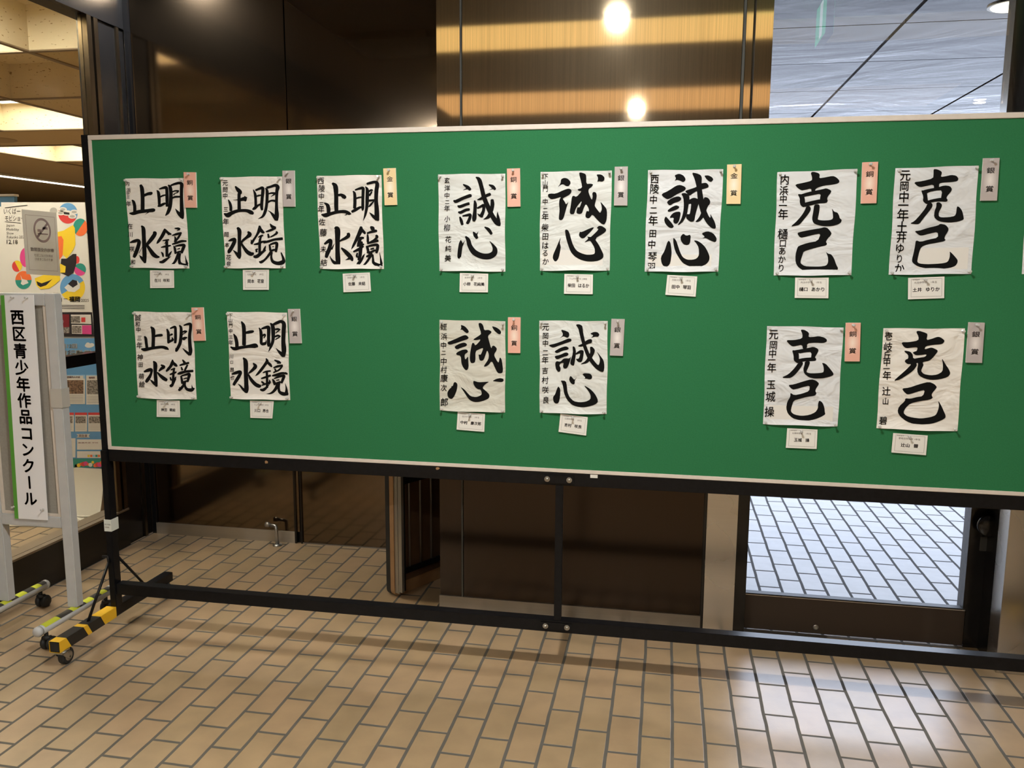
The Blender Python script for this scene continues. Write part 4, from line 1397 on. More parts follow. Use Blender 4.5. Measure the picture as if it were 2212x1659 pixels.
entry(10, 'second from the left, bottom row', 'A', crop(480, 665, 160 / 1207), ((78, 65), (1058, 78), (1110, 1502), (145, 1478)), '''
318 223 22 350 290 58 360 400 60 360 600 60|390 405 38 440 395 48 500 386 42 517 390 22|190 425 15 220 480 48 240 560 55 245 630 55|140 635 20 205 665 54 300 647 48 430 627 48 540 617 72 582 630 32
605 325 15 632 380 45 640 480 48 640 570 45 662 592 38|645 340 24 700 322 42 755 317 54 762 370 54 760 480 50 760 600 50 752 627 24|650 460 28 690 437 34 707 450 22 682 490 18|650 590 44 700 580 48 720 550 20 715 518 5
790 250 20 825 300 58 835 400 60 830 530 50 800 620 45 775 680 20 755 715 4|840 270 38 900 242 48 960 222 48 1008 260 62 1005 380 65 1000 550 65 1010 680 74 1005 790 48|1000 780 56 950 732 48 910 692 24 880 655 4
860 350 24 910 346 34 947 356 24|930 370 20 905 387 20 875 410 14|860 470 28 910 452 34 950 467 28|935 480 20 900 497 20 870 517 14
348 813 22 385 880 70 390 1050 65 395 1200 65 400 1320 70 400 1380 42|395 1362 56 340 1320 38 300 1270 24 258 1233 4
160 1080 20 220 1060 46 290 1042 48 300 1070 48 255 1150 54 210 1220 48 192 1255 42|238 1197 24 270 1160 12 300 1120 3
510 900 18 545 950 58 510 1000 48 460 1045 34 430 1067 14|430 1080 20 470 1160 48 540 1240 58 600 1272 58 632 1270 38
720 825 18 735 870 48 690 940 44 630 1020 44 580 1077 32 540 1110 4|740 885 38 785 925 44 812 960 22|670 1055 20 720 1037 28 792 1027 24|730 1032 38 735 1130 38 735 1300 38
640 1150 20 700 1132 34 792 1100 34|645 1200 24 680 1230 34 692 1252 22|770 1170 10 780 1210 34 762 1242 22|648 1262 18 700 1242 28 772 1210 24|625 1330 28 670 1337 48 720 1302 38 772 1248 5
855 850 18 920 880 44 957 900 28|930 900 20 890 912 5|840 975 20 910 952 38 987 935 28|860 990 20 882 1032 34|985 945 28 930 1010 28 840 1052 22|820 1105 24 890 1092 44 980 1062 34 1062 1072 28|1035 1052 20 1065 1078 24
825 1160 20 850 1210 44 860 1252 34|850 1150 20 940 1117 34 1010 1107 44 990 1170 44 970 1222 34|885 1180 15 932 1172 20|870 1232 28 952 1207 34
905 1240 44 880 1310 48 830 1370 38 780 1395 24 723 1400 4|930 1230 38 925 1310 38 940 1370 44 1000 1400 58 1075 1402 42|1050 1392 56 1050 1310 28 1030 1228 4
''', colm('下140,125,80 山140,205,75 門143,285,75 中143,375,75 三145,475,70 年145,565,85 川155,790,75 口160,885,60 昂165,1010,80 也170,1135,80'),
      '銀', cB, ((1843, 132), (1965, 130), (1985, 487), (1863, 487)), ((1445, 1083), (1692, 1088), (1681, 1267), (1453, 1260)),
      ('下山門中学校', '3年生'), ('川口', '昂也'), WARM, (0.30, 0.84, 0.96, 0.965))

entry(11, 'third from the left, bottom row', 'B', crop(940, 685, 160 / 1264), ((75, 45), (1200, 70), (1195, 1628), (82, 1590)), '''
P 437 128 510 155 560 210 580 250 550 278 510 255 460 210 430 222 450 180
P 205 430 330 380 470 315 530 303 575 345 560 375 480 400 370 440 260 470 230 465
P 330 500 420 450 500 430 550 460 535 495 450 520 380 550 350 540
P 360 610 450 560 530 548 560 570 560 600 510 630 505 680 520 730 565 660 570 760 575 850 550 905 520 905 480 860 450 790 440 660 365 645
P 735 115 765 95 800 110 825 150 840 225 910 215 960 240 965 265 900 320 920 400 960 540 975 490 1010 485 1055 530 1050 570 1015 620 1010 660 1060 750 1085 780 1105 680 1135 715 1150 800 1160 900 1150 950 1110 962 1065 950 1020 860 970 740 900 830 820 852 910 720 920 640 890 560 860 650 830 730 790 748 755 730 740 630 775 645 800 600 825 520 750 550 690 580 690 760 650 788 610 780 590 720 600 600 630 440 665 440 690 490 790 375 700 395 640 385 760 310 790 280
P 965 150 1050 175 1110 220 1130 260 1115 292 1080 290 1010 230
P 320 1115 350 1105 385 1140 375 1240 330 1350 290 1395 250 1390 215 1350 208 1290 240 1230 280 1200 275 1180 305 1175
P 430 1185 500 1230 560 1300 610 1350 700 1365 770 1340 800 1310 780 1235 730 1230 690 1200 650 1130 655 1085 680 1090 740 1110 850 1105 930 1100 860 1140 805 1205 870 1260 930 1320 925 1380 850 1420 760 1445 670 1450 590 1415 540 1350 490 1270
P 975 1090 1050 1050 1120 1038 1170 1055 1170 1090 1140 1110 1050 1100
''', colm('姪150,165,120 浜155,330,120 中145,480,120 二147,605,90 中148,755,130 村150,895,120 康155,1040,140 次150,1205,120 郎160,1450,150'),
      '銅', cF, ((820, 117), (946, 117), (942, 472), (820, 470)), ((318, 1057), (590, 1077), (584, 1255), (309, 1232)),
      ('姪浜中学校', '2年生'), ('中村', '康次郎'), GREY)

entry(12, 'fourth from the left, bottom row', 'B', crop(1155, 685, 170 / 1312), ((78, 58), (1218, 65), (1200, 1615), (85, 1592)), '''
P 435 205 510 225 570 250 580 300 555 345 510 330 480 315 415 355 480 295
P 230 465 350 440 480 390 560 355 610 360 615 400 560 420 430 465 320 508 265 495
P 330 570 430 510 520 482 570 510 560 540 470 560 380 600 350 592
P 330 650 420 630 520 585 565 600 560 640 460 670 380 705 350 690
P 340 770 365 730 430 745 480 690 530 685 580 690 605 650 595 720 570 790 540 850 500 860 470 830 485 760 440 765 410 800 435 850 425 905 395 912 355 870
P 630 480 670 495 690 560 685 650 660 800 640 812 590 780 600 720 640 600
P 682 600 760 545 820 555 815 630 800 720 770 755 720 745 682 690 735 695 755 640 760 600 688 630
P 720 475 800 440 880 375 940 362 962 390 950 430 880 450 800 490 735 492
P 683 125 740 115 790 140 800 170 810 270 840 400 870 500 920 620 1000 740 1060 805 1080 770 1090 700 1075 650 1030 565 1100 650 1150 720 1165 820 1150 915 1100 910 1020 860 940 770 880 680 840 590 790 440 750 290 730 190
P 920 495 960 490 1005 540 1000 590 950 690 880 770 750 790 850 730 890 660 930 590
P 920 275 990 245 1050 250 1083 290 1060 330 1010 325 935 345 985 305
P 395 1148 430 1200 425 1330 400 1435 350 1442 315 1410 305 1330 340 1290 370 1200
P 430 1055 520 1060 540 1150 545 1240 580 1330 650 1400 750 1420 850 1410 930 1370 935 1300 890 1220 815 1130 920 1190 1000 1270 1050 1360 1055 1420 1000 1460 900 1490 800 1505 700 1490 620 1460 540 1380 490 1270 475 1160 455 1090
P 600 975 640 1020 665 1045 715 990 670 1050 670 1110 640 1125 600 1095 575 1050 580 1010
P 795 950 830 933 930 940 962 990 950 1030 910 1040 860 1022 820 1030 850 1010
''', colm('元185,160,130 岡183,310,115 中180,435,115 二180,590,110 年175,715,125 吉175,890,115 村175,1050,125 咲180,1210,120 良188,1380,120'),
      '銀', cF, ((1848, 132), (1980, 135), (1962, 500), (1832, 495)), ((1340, 1075), (1612, 1110), (1596, 1292), (1322, 1254)),
      ('元岡中学校', '2年生'), ('吉村', '咲良'), COOL)

entry(13, 'second from the right, bottom row', 'C', crop(1635, 695, 195 / 1377), ((155, 65), (1322, 88), (1228, 1595), (92, 1560)), '''
P 663 120 720 120 780 155 795 180 785 235 870 230 940 218 1030 240 1070 275 1060 305 1010 325 880 318 765 330 765 405 700 420 690 350 610 365 540 378 490 340 443 280 560 280 690 255 695 190
P 533 430 600 440 640 480 640 560 640 630 610 630 560 590 560 520
P 550 440 690 415 800 395 860 380 930 410 940 440 910 500 880 540 905 565 900 590 820 590 835 460 740 465 640 485
P 600 575 720 550 880 540 905 565 895 597 810 600 700 605 620 630
P 630 625 690 605 705 640 660 710 590 800 520 855 450 860 375 850 480 800 570 710
P 730 605 800 600 810 625 780 700 750 765 800 785 900 785 1010 775 1020 740 1015 680 988 622 1050 640 1110 710 1165 780 1165 815 1100 840 1000 862 880 865 790 845 720 790 705 720 725 660
P 473 965 560 955 700 910 830 875 900 895 945 935 940 960 900 1020 890 1060 908 1085 900 1110 870 1130 760 1145 650 1175 560 1200 530 1290 515 1370 570 1415 680 1435 800 1420 890 1380 930 1320 930 1250 950 1197 1000 1230 1030 1310 1035 1380 1045 1410 980 1450 880 1490 770 1510 640 1500 540 1470 470 1400 445 1320 460 1220 510 1140 508 1080 570 1120 690 1095 800 1055 805 970 700 995 600 1025 540 1035
''', colm('元255,190,160 岡250,355,140 中238,485,140 一225,580,130 年225,700,155 玉215,955,150 城205,1140,165 操190,1370,165'),
      '銅', cI, ((770, 101), (891, 101), (882, 412), (762, 412)), ((300, 952), (545, 963), (536, 1118), (288, 1108)),
      ('元岡中学校', '1年生'), ('玉城', '操'), BLUE, (0.08, 0.80, 0.93, 0.96))

entry(14, 'at the right end, bottom row', 'C', crop(1885, 700, 210 / 1452), ((160, 62), (1378, 65), (1265, 1600), (55, 1555)), '''
P 645 110 690 98 790 130 820 150 800 240 880 220 960 190 1010 195 1070 240 1065 270 1030 300 900 310 790 330 770 380 860 350 900 355 970 390 965 420 890 510 840 550 740 565 760 610 740 650 720 700 760 745 860 765 960 755 1040 710 1050 620 1030 500 1080 590 1140 680 1160 740 1120 790 1000 825 880 835 780 815 690 770 660 700 680 580 650 580 660 620 600 700 500 770 400 830 305 852 420 750 510 670 580 595 520 600 475 560 490 530 530 515 530 460 470 410 480 395 560 410 595 450 605 520 700 500 780 490 810 450 700 465 640 465 595 430 610 415 660 400 670 345 580 350 500 362 455 330 423 270 540 270 680 245 685 190
P 435 960 540 950 700 895 840 860 920 895 960 940 930 980 880 1040 880 1070 900 1100 850 1130 700 1150 560 1185 490 1250 455 1320 500 1370 590 1395 720 1410 860 1390 940 1360 970 1300 990 1220 975 1135 1030 1230 1060 1300 1088 1360 1085 1400 1020 1440 880 1490 720 1500 600 1490 500 1450 410 1380 368 1310 390 1230 480 1150 485 1105 560 1115 650 1090 750 1075 780 980 680 1005 560 1045 510 1050 465 1010
''', colm('壱235,180,130 岐225,340,145 丘212,465,130 中210,570,125 一205,665,110 年210,765,140 辻203,1000,140 山190,1150,110 碧155,1440,130'),
      '銀', cI, ((1760, 97), (1890, 101), (1867, 424), (1737, 421)), ((1155, 991), (1434, 1011), (1417, 1168), (1138, 1146)),
      ('壱岐丘中学校', '1年生'), ('辻山', '碧'), WARM)

# the corner of one more sheet at the very right edge
_f = quad_fn((2222, 352), (2400, 347), (2382, 590), (2207, 592))
paper_material('paper_15', BLUE, 15)
tag(sheet_mesh(_f, 99, 'paper_15'), 'white calligraphy sheet cut off by the right edge of the photo', 'calligraphy sheet',
    'calligraphy sheets on the green board')


# ------------------------------------------------------------------ grey castor stand with the contest banner
st = empty('sign_stand', (-0.32, -0.035, 0.0))
tag(st, 'grey steel sign stand on castors left of the green board, carrying a vertical banner', 'sign stand')
for x in (-0.4875, -0.171):
    box('post', (x - 0.022, x + 0.022, -0.055, -0.015, 0.112, 1.372), 'grey_paint', st, bevel=0.003)
box('top_rail', (-0.4655, -0.193, -0.055, -0.015, 1.325, 1.372), 'grey_paint', st, bevel=0.003)
box('bottom_rail', (-0.4655, -0.193, -0.055, -0.015, 0.440, 0.486), 'grey_paint', st, bevel=0.003)
box('cloth_panel', (-0.4655, -0.193, -0.044, -0.026, 0.486, 1.325), 'grey_cloth', st)
bm = bmesh.new()
bx(bm, -0.2075, -0.1935, -0.050, -0.044, 0.486, 1.325)
bx(bm, -0.4655, -0.4515, -0.050, -0.044, 0.486, 1.325)
bx(bm, -0.4515, -0.2075, -0.050, -0.044, 0.486, 0.498)
finish('panel_frame', bm, 'white_trim', st, bevel=0.001)
_GY = (0.62, 0.66, 0.05)
_GK = (0.05, 0.045, 0.04)
stripe_material('stand_tape', [(-0.6, _GY), (-0.085, _GK), (-0.015, _GY), (0.025, _GK), (0.065, _GY), (0.11, _GK), (0.155, _GY), (0.195, _GK), (0.235, _GY)])
for x in (-0.4875, -0.171):
    bm = bmesh.new()
    tube(bm, [(x, -0.235, 0.093), (x, 0.175, 0.093)], 0.019, 20)
    ft = finish('foot', bm, 'grey_paint', st, smooth=False)
    for f in ft.data.polygons:
        f.use_smooth = abs(f.normal.y) < 0.5
    bm = bmesh.new()
    n = 8
    A, B = [], []
    for k in range(n + 1):
        a = math.pi * (0.18 + 0.64 * k / n)
        for R_, y in ((A, -0.225), (B, 0.168)):
            R_.append(bm.verts.new((x + math.cos(a) * 0.0197, y, 0.093 + math.sin(a) * 0.0197)))
    for k in range(n):
        bm.faces.new((A[k], A[k + 1], B[k + 1], B[k]))
    finish('warning_tape', bm, 'stand_tape', ft, smooth=True)
    for y in (-0.246, 0.178):
        s = -1 if y < 0 else 1
        bm = bmesh.new()
        lathe(bm, [(0.0205, -0.010 * s), (0.0205, 0.002 * s), (0.016, 0.009 * s), (0.006, 0.011 * s)], 'y', (x, y, 0.093), n=20)
        finish('end_cap', bm, 'grey_paint', ft, smooth=True)
    for y in (-0.205, 0.145):
        bm = bmesh.new()
        tube(bm, [(x, y, 0.076), (x, y, 0.050)], 0.008, 10)
        tube(bm, [(x - 0.012, y + 0.010, 0.050), (x - 0.006, y - 0.006, 0.054), (x + 0.006, y - 0.006, 0.054), (x + 0.012, y + 0.010, 0.050)], 0.009, 8)
        ca = finish('castor', bm, 'black_rubber', st, smooth=True)
        for sx in (-0.013, 0.013):
            bm = bmesh.new()
            lathe(bm, [(0.010, -0.010), (0.022, -0.010), (0.0265, -0.004), (0.0265, 0.004), (0.022, 0.010), (0.010, 0.010)], 'x',
                  (x + sx, y + 0.012, 0.0265), n=24)
            finish('wheel', bm, 'black_rubber', ca, smooth=True)
# clear tape folded round the right post
bm = bmesh.new()
bx(bm, -0.196, -0.146, -0.0575, -0.014, 0.930, 1.005)
tp_ = finish('tape_patch', bm, 'tape_clear', st)
tp_['label'] = 'shiny clear tape wrapped round the right post'

# banner
BYP = -0.062
bt = empty('banner_strip', on_y(60, 900, BYP))
tag(bt, 'tall white banner with a green edge and large black writing on the grey stand', 'banner')
P4 = [on_y(*q, BYP) for q in ((1, 638), (72, 637), (103, 1124), (32, 1120))]
bfn = lambda u, v, d=0.0: (lambda p: Vector((p.x, BYP + d, p.z)))((P4[0] * (1 - u) + P4[1] * u) * (1 - v) + (P4[3] * (1 - u) + P4[2] * u) * v)


def slab(u0, v0, u1, v1, d0, d1):
    b = bmesh.new()
    A = [b.verts.new(bfn(u, v, d0)) for u, v in ((u0, v0), (u0, v1), (u1, v1), (u1, v0))]
    B = [b.verts.new(bfn(u, v, d1)) for u, v in ((u0, v0), (u0, v1), (u1, v1), (u1, v0))]
    b.faces.new(A); b.faces.new(B[::-1])
    for k in range(4):
        b.faces.new((A[k], B[k], B[(k + 1) % 4], A[(k + 1) % 4]))
    return b


finish('white_field', slab(0.115, 0, 1, 1, 0.0, 0.003), 'sign_white', bt)
finish('green_edge', slab(0, 0, 0.115, 1, 0.0, 0.003), 'sign_green', bt)
b = bmesh.new()
for ch, px, py in (('西', 37.8, 685), ('区', 41.5, 721), ('青', 44.2, 758), ('少', 47.3, 794), ('年', 50.2, 830), ('作', 52.8, 865), ('品', 55.6, 900),
                   ('コ', 58, 936), ('ン', 60, 971), ('ク', 62, 1006), ('ー', 64, 1042), ('ル', 66, 1077)):
    c = on_y(px, py, BYP)
    s = 0.062
    if ch == 'ー':
        fn = lambda u, v: Vector((c.x + v, BYP - 0.0012, c.z - u))
    else:
        fn = lambda u, v: Vector((c.x + u, BYP - 0.0012, c.z + v))
    put_text(b, ch, fn, -s / 2, s / 2, -s / 2, s / 2, em=True, bold=0.030)
finish('lettering', b, 'sign_black', bt)
for nme, q in (('upper left', (30, 642)), ('upper right', (60, 643)), ('lower right', (94, 1100)), ('lower left', (31, 1094))):
    pin(on_y(*q, BYP) + Vector((0, -0.0005, 0)), 'clear push pin in the %s of the vertical banner on the grey stand' % nme)

# ------------------------------------------------------------------ no-smoking notice on the hall side of the glass (read from behind)
NX = GX - 0.025
q = [on_x(*p, NX) for p in ((46, 452), (121, 459), (130, 596), (57, 592))]
nfn = lambda u, v, d=0.0: (lambda p: Vector((NX + d, p.y, p.z)))((q[0] * (1 - u) + q[1] * u) * (1 - v) + (q[3] * (1 - u) + q[2] * u) * v)
ns = empty('no_smoking_notice', nfn(0.5, 0.5))
tag(ns, 'grey no-smoking notice stuck to the glass above the sign stand, its writing reversed', 'notice')
b = bmesh.new()
A = [b.verts.new(nfn(u, v, 0.0)) for u, v in ((0, 0), (0, 1), (1, 1), (1, 0))]
B = [b.verts.new(nfn(u, v, 0.0015)) for u, v in ((0, 0), (0, 1), (1, 1), (1, 0))]
b.faces.new(A); b.faces.new(B[::-1])
for k in range(4):
    b.faces.new((A[k], B[k], B[(k + 1) % 4], A[(k + 1) % 4]))
finish('sheet', b, 'no_smoke_grey', ns)
b = bmesh.new()
D_ = 0.0022
asp = (q[1] - q[0]).length / (q[3] - q[0]).length


def ring(b, cu, cv, r0, r1, n=40):
    A = [b.verts.new(nfn(cu + math.cos(2 * math.pi * k / n) * r0, cv + math.sin(2 * math.pi * k / n) * r0 * asp, D_)) for k in range(n)]
    B = [b.verts.new(nfn(cu + math.cos(2 * math.pi * k / n) * r1, cv + math.sin(2 * math.pi * k / n) * r1 * asp, D_)) for k in range(n)]
    for k in range(n):
        b.faces.new((A[k], A[(k + 1) % n], B[(k + 1) % n], B[k]))


def nquad(b, pts):
    b.faces.new([b.verts.new(nfn(u, v, D_)) for u, v in pts])


ring(b, 0.54, 0.30, 0.255, 0.205)
nquad(b, ((0.36, 0.40), (0.40, 0.425), (0.72, 0.20), (0.68, 0.175)))
finish('prohibition_sign', b, 'no_smoke_ring', ns)
b = bmesh.new()
nquad(b, ((0.40, 0.285), (0.40, 0.325), (0.50, 0.325), (0.50, 0.285)))
nquad(b, ((0.55, 0.245), (0.55, 0.285), (0.70, 0.285), (0.70, 0.245)))
nquad(b, ((0.40, 0.345), (0.40, 0.365), (0.70, 0.365), (0.70, 0.345)))
m_ = lambda u, v: nfn(u, v, D_)
put_text(b, '敷地内全面禁煙', m_, 0.16, 0.84, 0.635, 0.575, mirror=True, bold=0.02)
put_text(b, '加熱式たばこ及び', m_, 0.25, 0.80, 0.715, 0.675, mirror=True, bold=0.01)
put_text(b, '電子たばこを含む', m_, 0.26, 0.79, 0.775, 0.735, mirror=True, bold=0.01)
for (u0, v0, u1, v1) in ((0.08, 0.075, 0.93, 0.081), (0.08, 0.925, 0.93, 0.931), (0.08, 0.075, 0.088, 0.931), (0.922, 0.075, 0.93, 0.931)):
    nquad(b, ((u0, v0), (u0, v1), (u1, v1), (u1, v0)))
finish('printing', b, 'no_smoke_ring', ns)

# ------------------------------------------------------------------ poster wall in the hall
PY = 1.36
pw = box('poster_wall', (-1.95, -1.045, PY, PY + 0.05, 0.0, 1.80), 'poster_white', None, bevel=0.004)
tag(pw, 'white free-standing poster wall in the hall behind the glass', 'display panel')
zp = lambda x, y: (x * 0.33766, 400 + y * 0.33755)


def pt(px, py, d=0.0):
    p = on_y(px, py, PY)
    return Vector((p.x, PY - d, p.z))


def pquad(b, pts, d, mi=0):
    f = b.faces.new([b.verts.new(pt(*p, d)) for p in pts])
    f.material_index = mi
    return f


def disc(b, cx, cy, rx, ry, d, mi=0, a0=0.0, a1=360.0, n=36):
    vs = []
    for k in range(n + (0 if a1 - a0 >= 360 else 1)):
        a = math.radians(a0 + (a1 - a0) * k / n)
        vs.append(b.verts.new(pt(*zp(cx + math.cos(a) * rx, cy + math.sin(a) * ry), d)))
    f = b.faces.new(vs)
    f.material_index = mi


def sheet_of(name, pts, d, mat, parent=None):
    b = bmesh.new()
    A = [b.verts.new(pt(*p, d)) for p in pts]
    B = [b.verts.new(pt(*p, 0.0005 if d > 0.001 else 0.0)) for p in pts]
    b.faces.new(A); b.faces.new(B[::-1])
    n = len(pts)
    for k in range(n):
        b.faces.new((A[k], B[k], B[(k + 1) % n], A[(k + 1) % n]))
    return finish(name, b, mat, parent)


po = sheet_of('mobility_poster', ((3, 437), (184, 437), (199, 674), (14, 674)), 0.003, 'poster_white')
tag(po, 'white mobility show poster with coloured discs, behind the no-smoking notice', 'poster')
b = bmesh.new()
cols = ['poster_red', 'poster_blue', 'poster_orange', 'poster_yellow', 'poster_teal', 'poster_magenta', 'poster_dark', 'poster_white', 'poster_grey']
RED, BLU, ORA, YEL, TEA, MAG, DRK, WHT, GRY = range(9)
disc(b, 437, 180, 62, 66, 0.0036, RED, 35, 215)
disc(b, 437, 180, 62, 66, 0.0036, BLU, 215, 395)
disc(b, 517, 270, 46, 56, 0.0038, TEA, 130, 310)
disc(b, 517, 270, 46, 56, 0.0038, ORA, -50, 130)
disc(b, 168, 462, 38, 62, 0.0036, MAG)
disc(b, 112, 518, 32, 36, 0.0036, YEL, -120, 60)
disc(b, 112, 518, 32, 36, 0.0036, RED, 60, 240)
disc(b, 153, 607, 52, 58, 0.0036, ORA, 180, 360)
disc(b, 153, 607, 52, 58, 0.0036, TEA, 0, 180)
disc(b, 515, 540, 38, 40, 0.0036, TEA, 210, 390)
disc(b, 515, 540, 38, 40, 0.0036, MAG, 30, 210)
disc(b, 497, 478, 14, 24, 0.0036, RED)
disc(b, 467, 655, 80, 86, 0.0034, YEL, -30, 150)
disc(b, 467, 655, 80, 86, 0.0034, BLU, 150, 330)
disc(b, 345, 165, 24, 22, 0.0034, GRY)
finish('coloured_discs', b, cols, po)
b = bmesh.new()
pl_ = lambda s, d, mi: pquad(b, [zp(*[float(t) for t in q.split(',')]) for q in s.split()], d, mi)
pl_('372,300 410,290 470,255 482,275 486,380 468,420 430,470 400,440 372,360', 0.0040, YEL)
pl_('372,330 396,326 410,350 404,450 384,478 374,460', 0.0042, ORA)
pl_('395,470 430,470 470,440 492,440 492,500 474,560 440,584 410,570 385,560', 0.0041, DRK)
pl_('225,596 290,572 350,566 385,560 388,606 350,640 318,662 262,666 236,640', 0.0042, YEL)
pl_('236,614 270,628 316,612 340,600 300,640 262,652 244,640', 0.0044, DRK)
pl_('386,500 424,520 420,560 386,560', 0.0043, YEL)
pl_('415,655 440,632 470,606 500,612 516,636 514,660 480,684 440,680', 0.0042, WHT)
pl_('438,632 468,604 496,612 500,636 470,656', 0.0044, DRK)
for cx, cy in ((392, 178), (466, 200), (405, 156), (478, 172)):
    disc(b, cx, cy, 26, 15, 0.0042, WHT)
    disc(b, cx, cy, 17, 8, 0.0045, GRY)
disc(b, 432, 178, 30, 17, 0.0044, WHT)
pl_('410,170 448,176 448,190 412,186', 0.0047, DRK)
pl_('134,574 146,600 176,608 186,626 150,640 136,630 142,612', 0.0042, WHT)
finish('vehicle_pictures', b, cols, po)
b = bmesh.new()
L_ = lambda t, x0, x1, y0, y1, **k: put_text(b, t, lambda u, v: pt(*zp(u, v), 0.0048), x0, x1, y1, y0, **k)
L_('いくばー', 28, 134, 148, 186)
L_('モビショー', 36, 160, 194, 230)
L_('Japan', 44, 97, 250, 268)
L_('Mobility', 45, 126, 275, 296)
L_('Show', 47, 92, 300, 316)
L_('Fukuoka 2025', 48, 168, 323, 341)
L_('12.18', 47, 116, 350, 376, bold=0.01)
L_('ショー', 348, 436, 712, 746)
L_('福岡', 446, 514, 712, 746, bold=0.03)
L_('2025', 522, 572, 728, 746)
L_('モビリティ', 345, 382, 686, 695)
pquad(b, [zp(*p) for p in ((35, 143), (35, 147), (180, 130), (180, 126))], 0.0048)
pquad(b, [zp(*p) for p in ((35, 232), (35, 235), (135, 244), (135, 241))], 0.0048)
for k in range(3):
    pquad(b, [zp(*p) for p in ((352, 766 + k * 10), (352, 769 + k * 10), (545, 771 + k * 10), (545, 768 + k * 10))], 0.0048)
finish('lettering', b, 'poster_dark', po)

# black framed row of small posters
bp_ = sheet_of('event_poster', ((116, 675), (199, 675), (204, 727), (118, 727)), 0.004, 'poster_dark')
tag(bp_, 'black framed row of small event posters under the mobility show poster', 'poster')
b = bmesh.new()
for pts, mi in ((((352, 826), (447, 826), (447, 948), (354, 946)), 0), (((457, 828), (584, 828), (588, 888), (459, 885)), 1),
                (((462, 894), (588, 894), (590, 954), (464, 950)), 1), (((528, 896), (588, 896), (590, 954), (530, 952)), 2),
                (((524, 846), (550, 846), (550, 876), (524, 876)), 3), (((352, 912), (447, 908), (447, 946), (354, 946)), 4),
                (((457, 838), (515, 838), (517, 880), (459, 878)), 4), (((464, 900), (524, 900), (526, 946), (466, 946)), 4)):
    pquad(b, [zp(*p) for p in pts], 0.0046 if mi < 2 else 0.0052, mi)
finish('pictures', b, ['poster_maroon', 'poster_white', 'poster_magenta', 'poster_red', 'poster_photo_grey'], bp_)
b = bmesh.new()
L2 = lambda t, x0, x1, y0, y1, **k: put_text(b, t, lambda u, v: pt(*zp(u, v), 0.0047), x0, x1, y1, y0, **k)
L2('ORLD', 355, 411, 862, 884, bold=0.02)
L2('Out of', 532, 560, 908, 920)
L2('KidZania', 532, 582, 926, 938)
finish('lettering', b, 'poster_white', bp_)

# blue award poster
ap = sheet_of('award_poster', ((112, 731), (206, 731), (256, 731), (256, 1011), (130, 1011)), 0.004, 'poster_blue')
tag(ap, 'large blue award poster with photo cards on the lower half of the poster wall', 'poster')
zz = lambda x, y: (100 + x * 0.2411, 780 + y * 0.2411)
b = bmesh.new()


def card(x0, y0, x1, y1, hd, ph):
    pquad(b, [zz(*p) for p in ((x0, y0), (x1, y0), (x1, y1), (x0, y1))], 0.0044, 0)
    pquad(b, [zz(*p) for p in ((x0 + 8, y0 + 48), (x1 - 14, y0 + 48), (x1 - 14, ph), (x0 + 8, ph))], 0.0047, 2 if hd == 1 else 3)
    pquad(b, [zz(*p) for p in ((x0, y0), (x1, y0), (x1, y0 + 8), (x0, y0 + 8))], 0.0047, 1)
    pquad(b, [zz(*p) for p in ((x1 - 16, y0 + 8), (x1, y0 + 8), (x1, y0 + 34), (x1 - 16, y0 + 34))], 0.0047, 1)
    y = ph + 16
    while y < y1 - 10:
        pquad(b, [zz(*p) for p in ((x0 + 10, y), (x1 - 18, y), (x1 - 18, y + 4), (x0 + 10, y + 4))], 0.0047, 5)
        y += 14


card(118, 122, 352, 384, 1, 292)
card(362, 122, 600, 388, 2, 296)
for x0, x1 in ((150, 252), (262, 370), (380, 500), (510, 620)):
    pquad(b, [zz(*p) for p in ((x0, 460), (x1, 460), (x1, 630), (x0, 630))], 0.0044, 0)
    pquad(b, [zz(*p) for p in ((x0 + 6, 494), (x1 - 12, 494), (x1 - 12, 556), (x0 + 6, 556))], 0.0047, 3)
    pquad(b, [zz(*p) for p in ((x0, 460), (x1, 460), (x1, 482), (x0, 482))], 0.0047, 4)
    for k in range(4):
        pquad(b, [zz(*p) for p in ((x0 + 6, 568 + k * 13), (x1 - 14, 568 + k * 13), (x1 - 14, 571 + k * 13), (x0 + 6, 571 + k * 13))], 0.0047, 5)
pquad(b, [zz(*p) for p in ((276, 652), (396, 652), (384, 668), (396, 684), (276, 684), (288, 668))], 0.0044, 0)
pquad(b, [zz(*p) for p in ((280, 700), (600, 700), (600, 792), (280, 792))], 0.0044, 0)
pquad(b, [zz(*p) for p in ((280, 806), (600, 806), (600, 866), (280, 866))], 0.0044, 0)
pquad(b, [zz(*p) for p in ((150, 690), (266, 690), (266, 862), (150, 862))], 0.0044, 0)
for k, (x0, mi) in enumerate(((374, 6), (398, 7), (420, 1), (444, 8), (466, 7))):
    pquad(b, [zz(*p) for p in ((x0, 838), (x0 + 20, 838), (x0 + 20, 858), (x0, 858))], 0.0047, mi)
finish('cards', b, ['poster_white', 'poster_pale_blue', 'poster_photo', 'poster_photo_grey', 'poster_red', 'poster_grey', 'poster_yellow',
                    'poster_orange', 'poster_teal'], ap)
b = bmesh.new()
L3 = lambda t, x0, x1, y0, y1, **k: put_text(b, t, lambda u, v: pt(*zp(u, v), 0.0047), x0, x1, y1, y0, **k)
L3('第12回', 394, 496, 1014, 1044, bold=0.04)
L3('環境行動賞', 330, 590, 1056, 1100, bold=0.04)
disc(b, 572, 1026, 26, 14, 0.0044)
disc(b, 566, 1018, 14, 12, 0.00445)
disc(b, 590, 1022, 16, 12, 0.0045)
finish('white_lettering', b, 'poster_white', ap)
b = bmesh.new()
L4 = lambda t, x0, x1, y0, y1, **k: put_text(b, t, lambda u, v: pt(*zz(u, v), 0.0049), x0, x1, y1, y0, **k)
L4('油山自然案内人の会', 132, 308, 134, 152, bold=0.02)
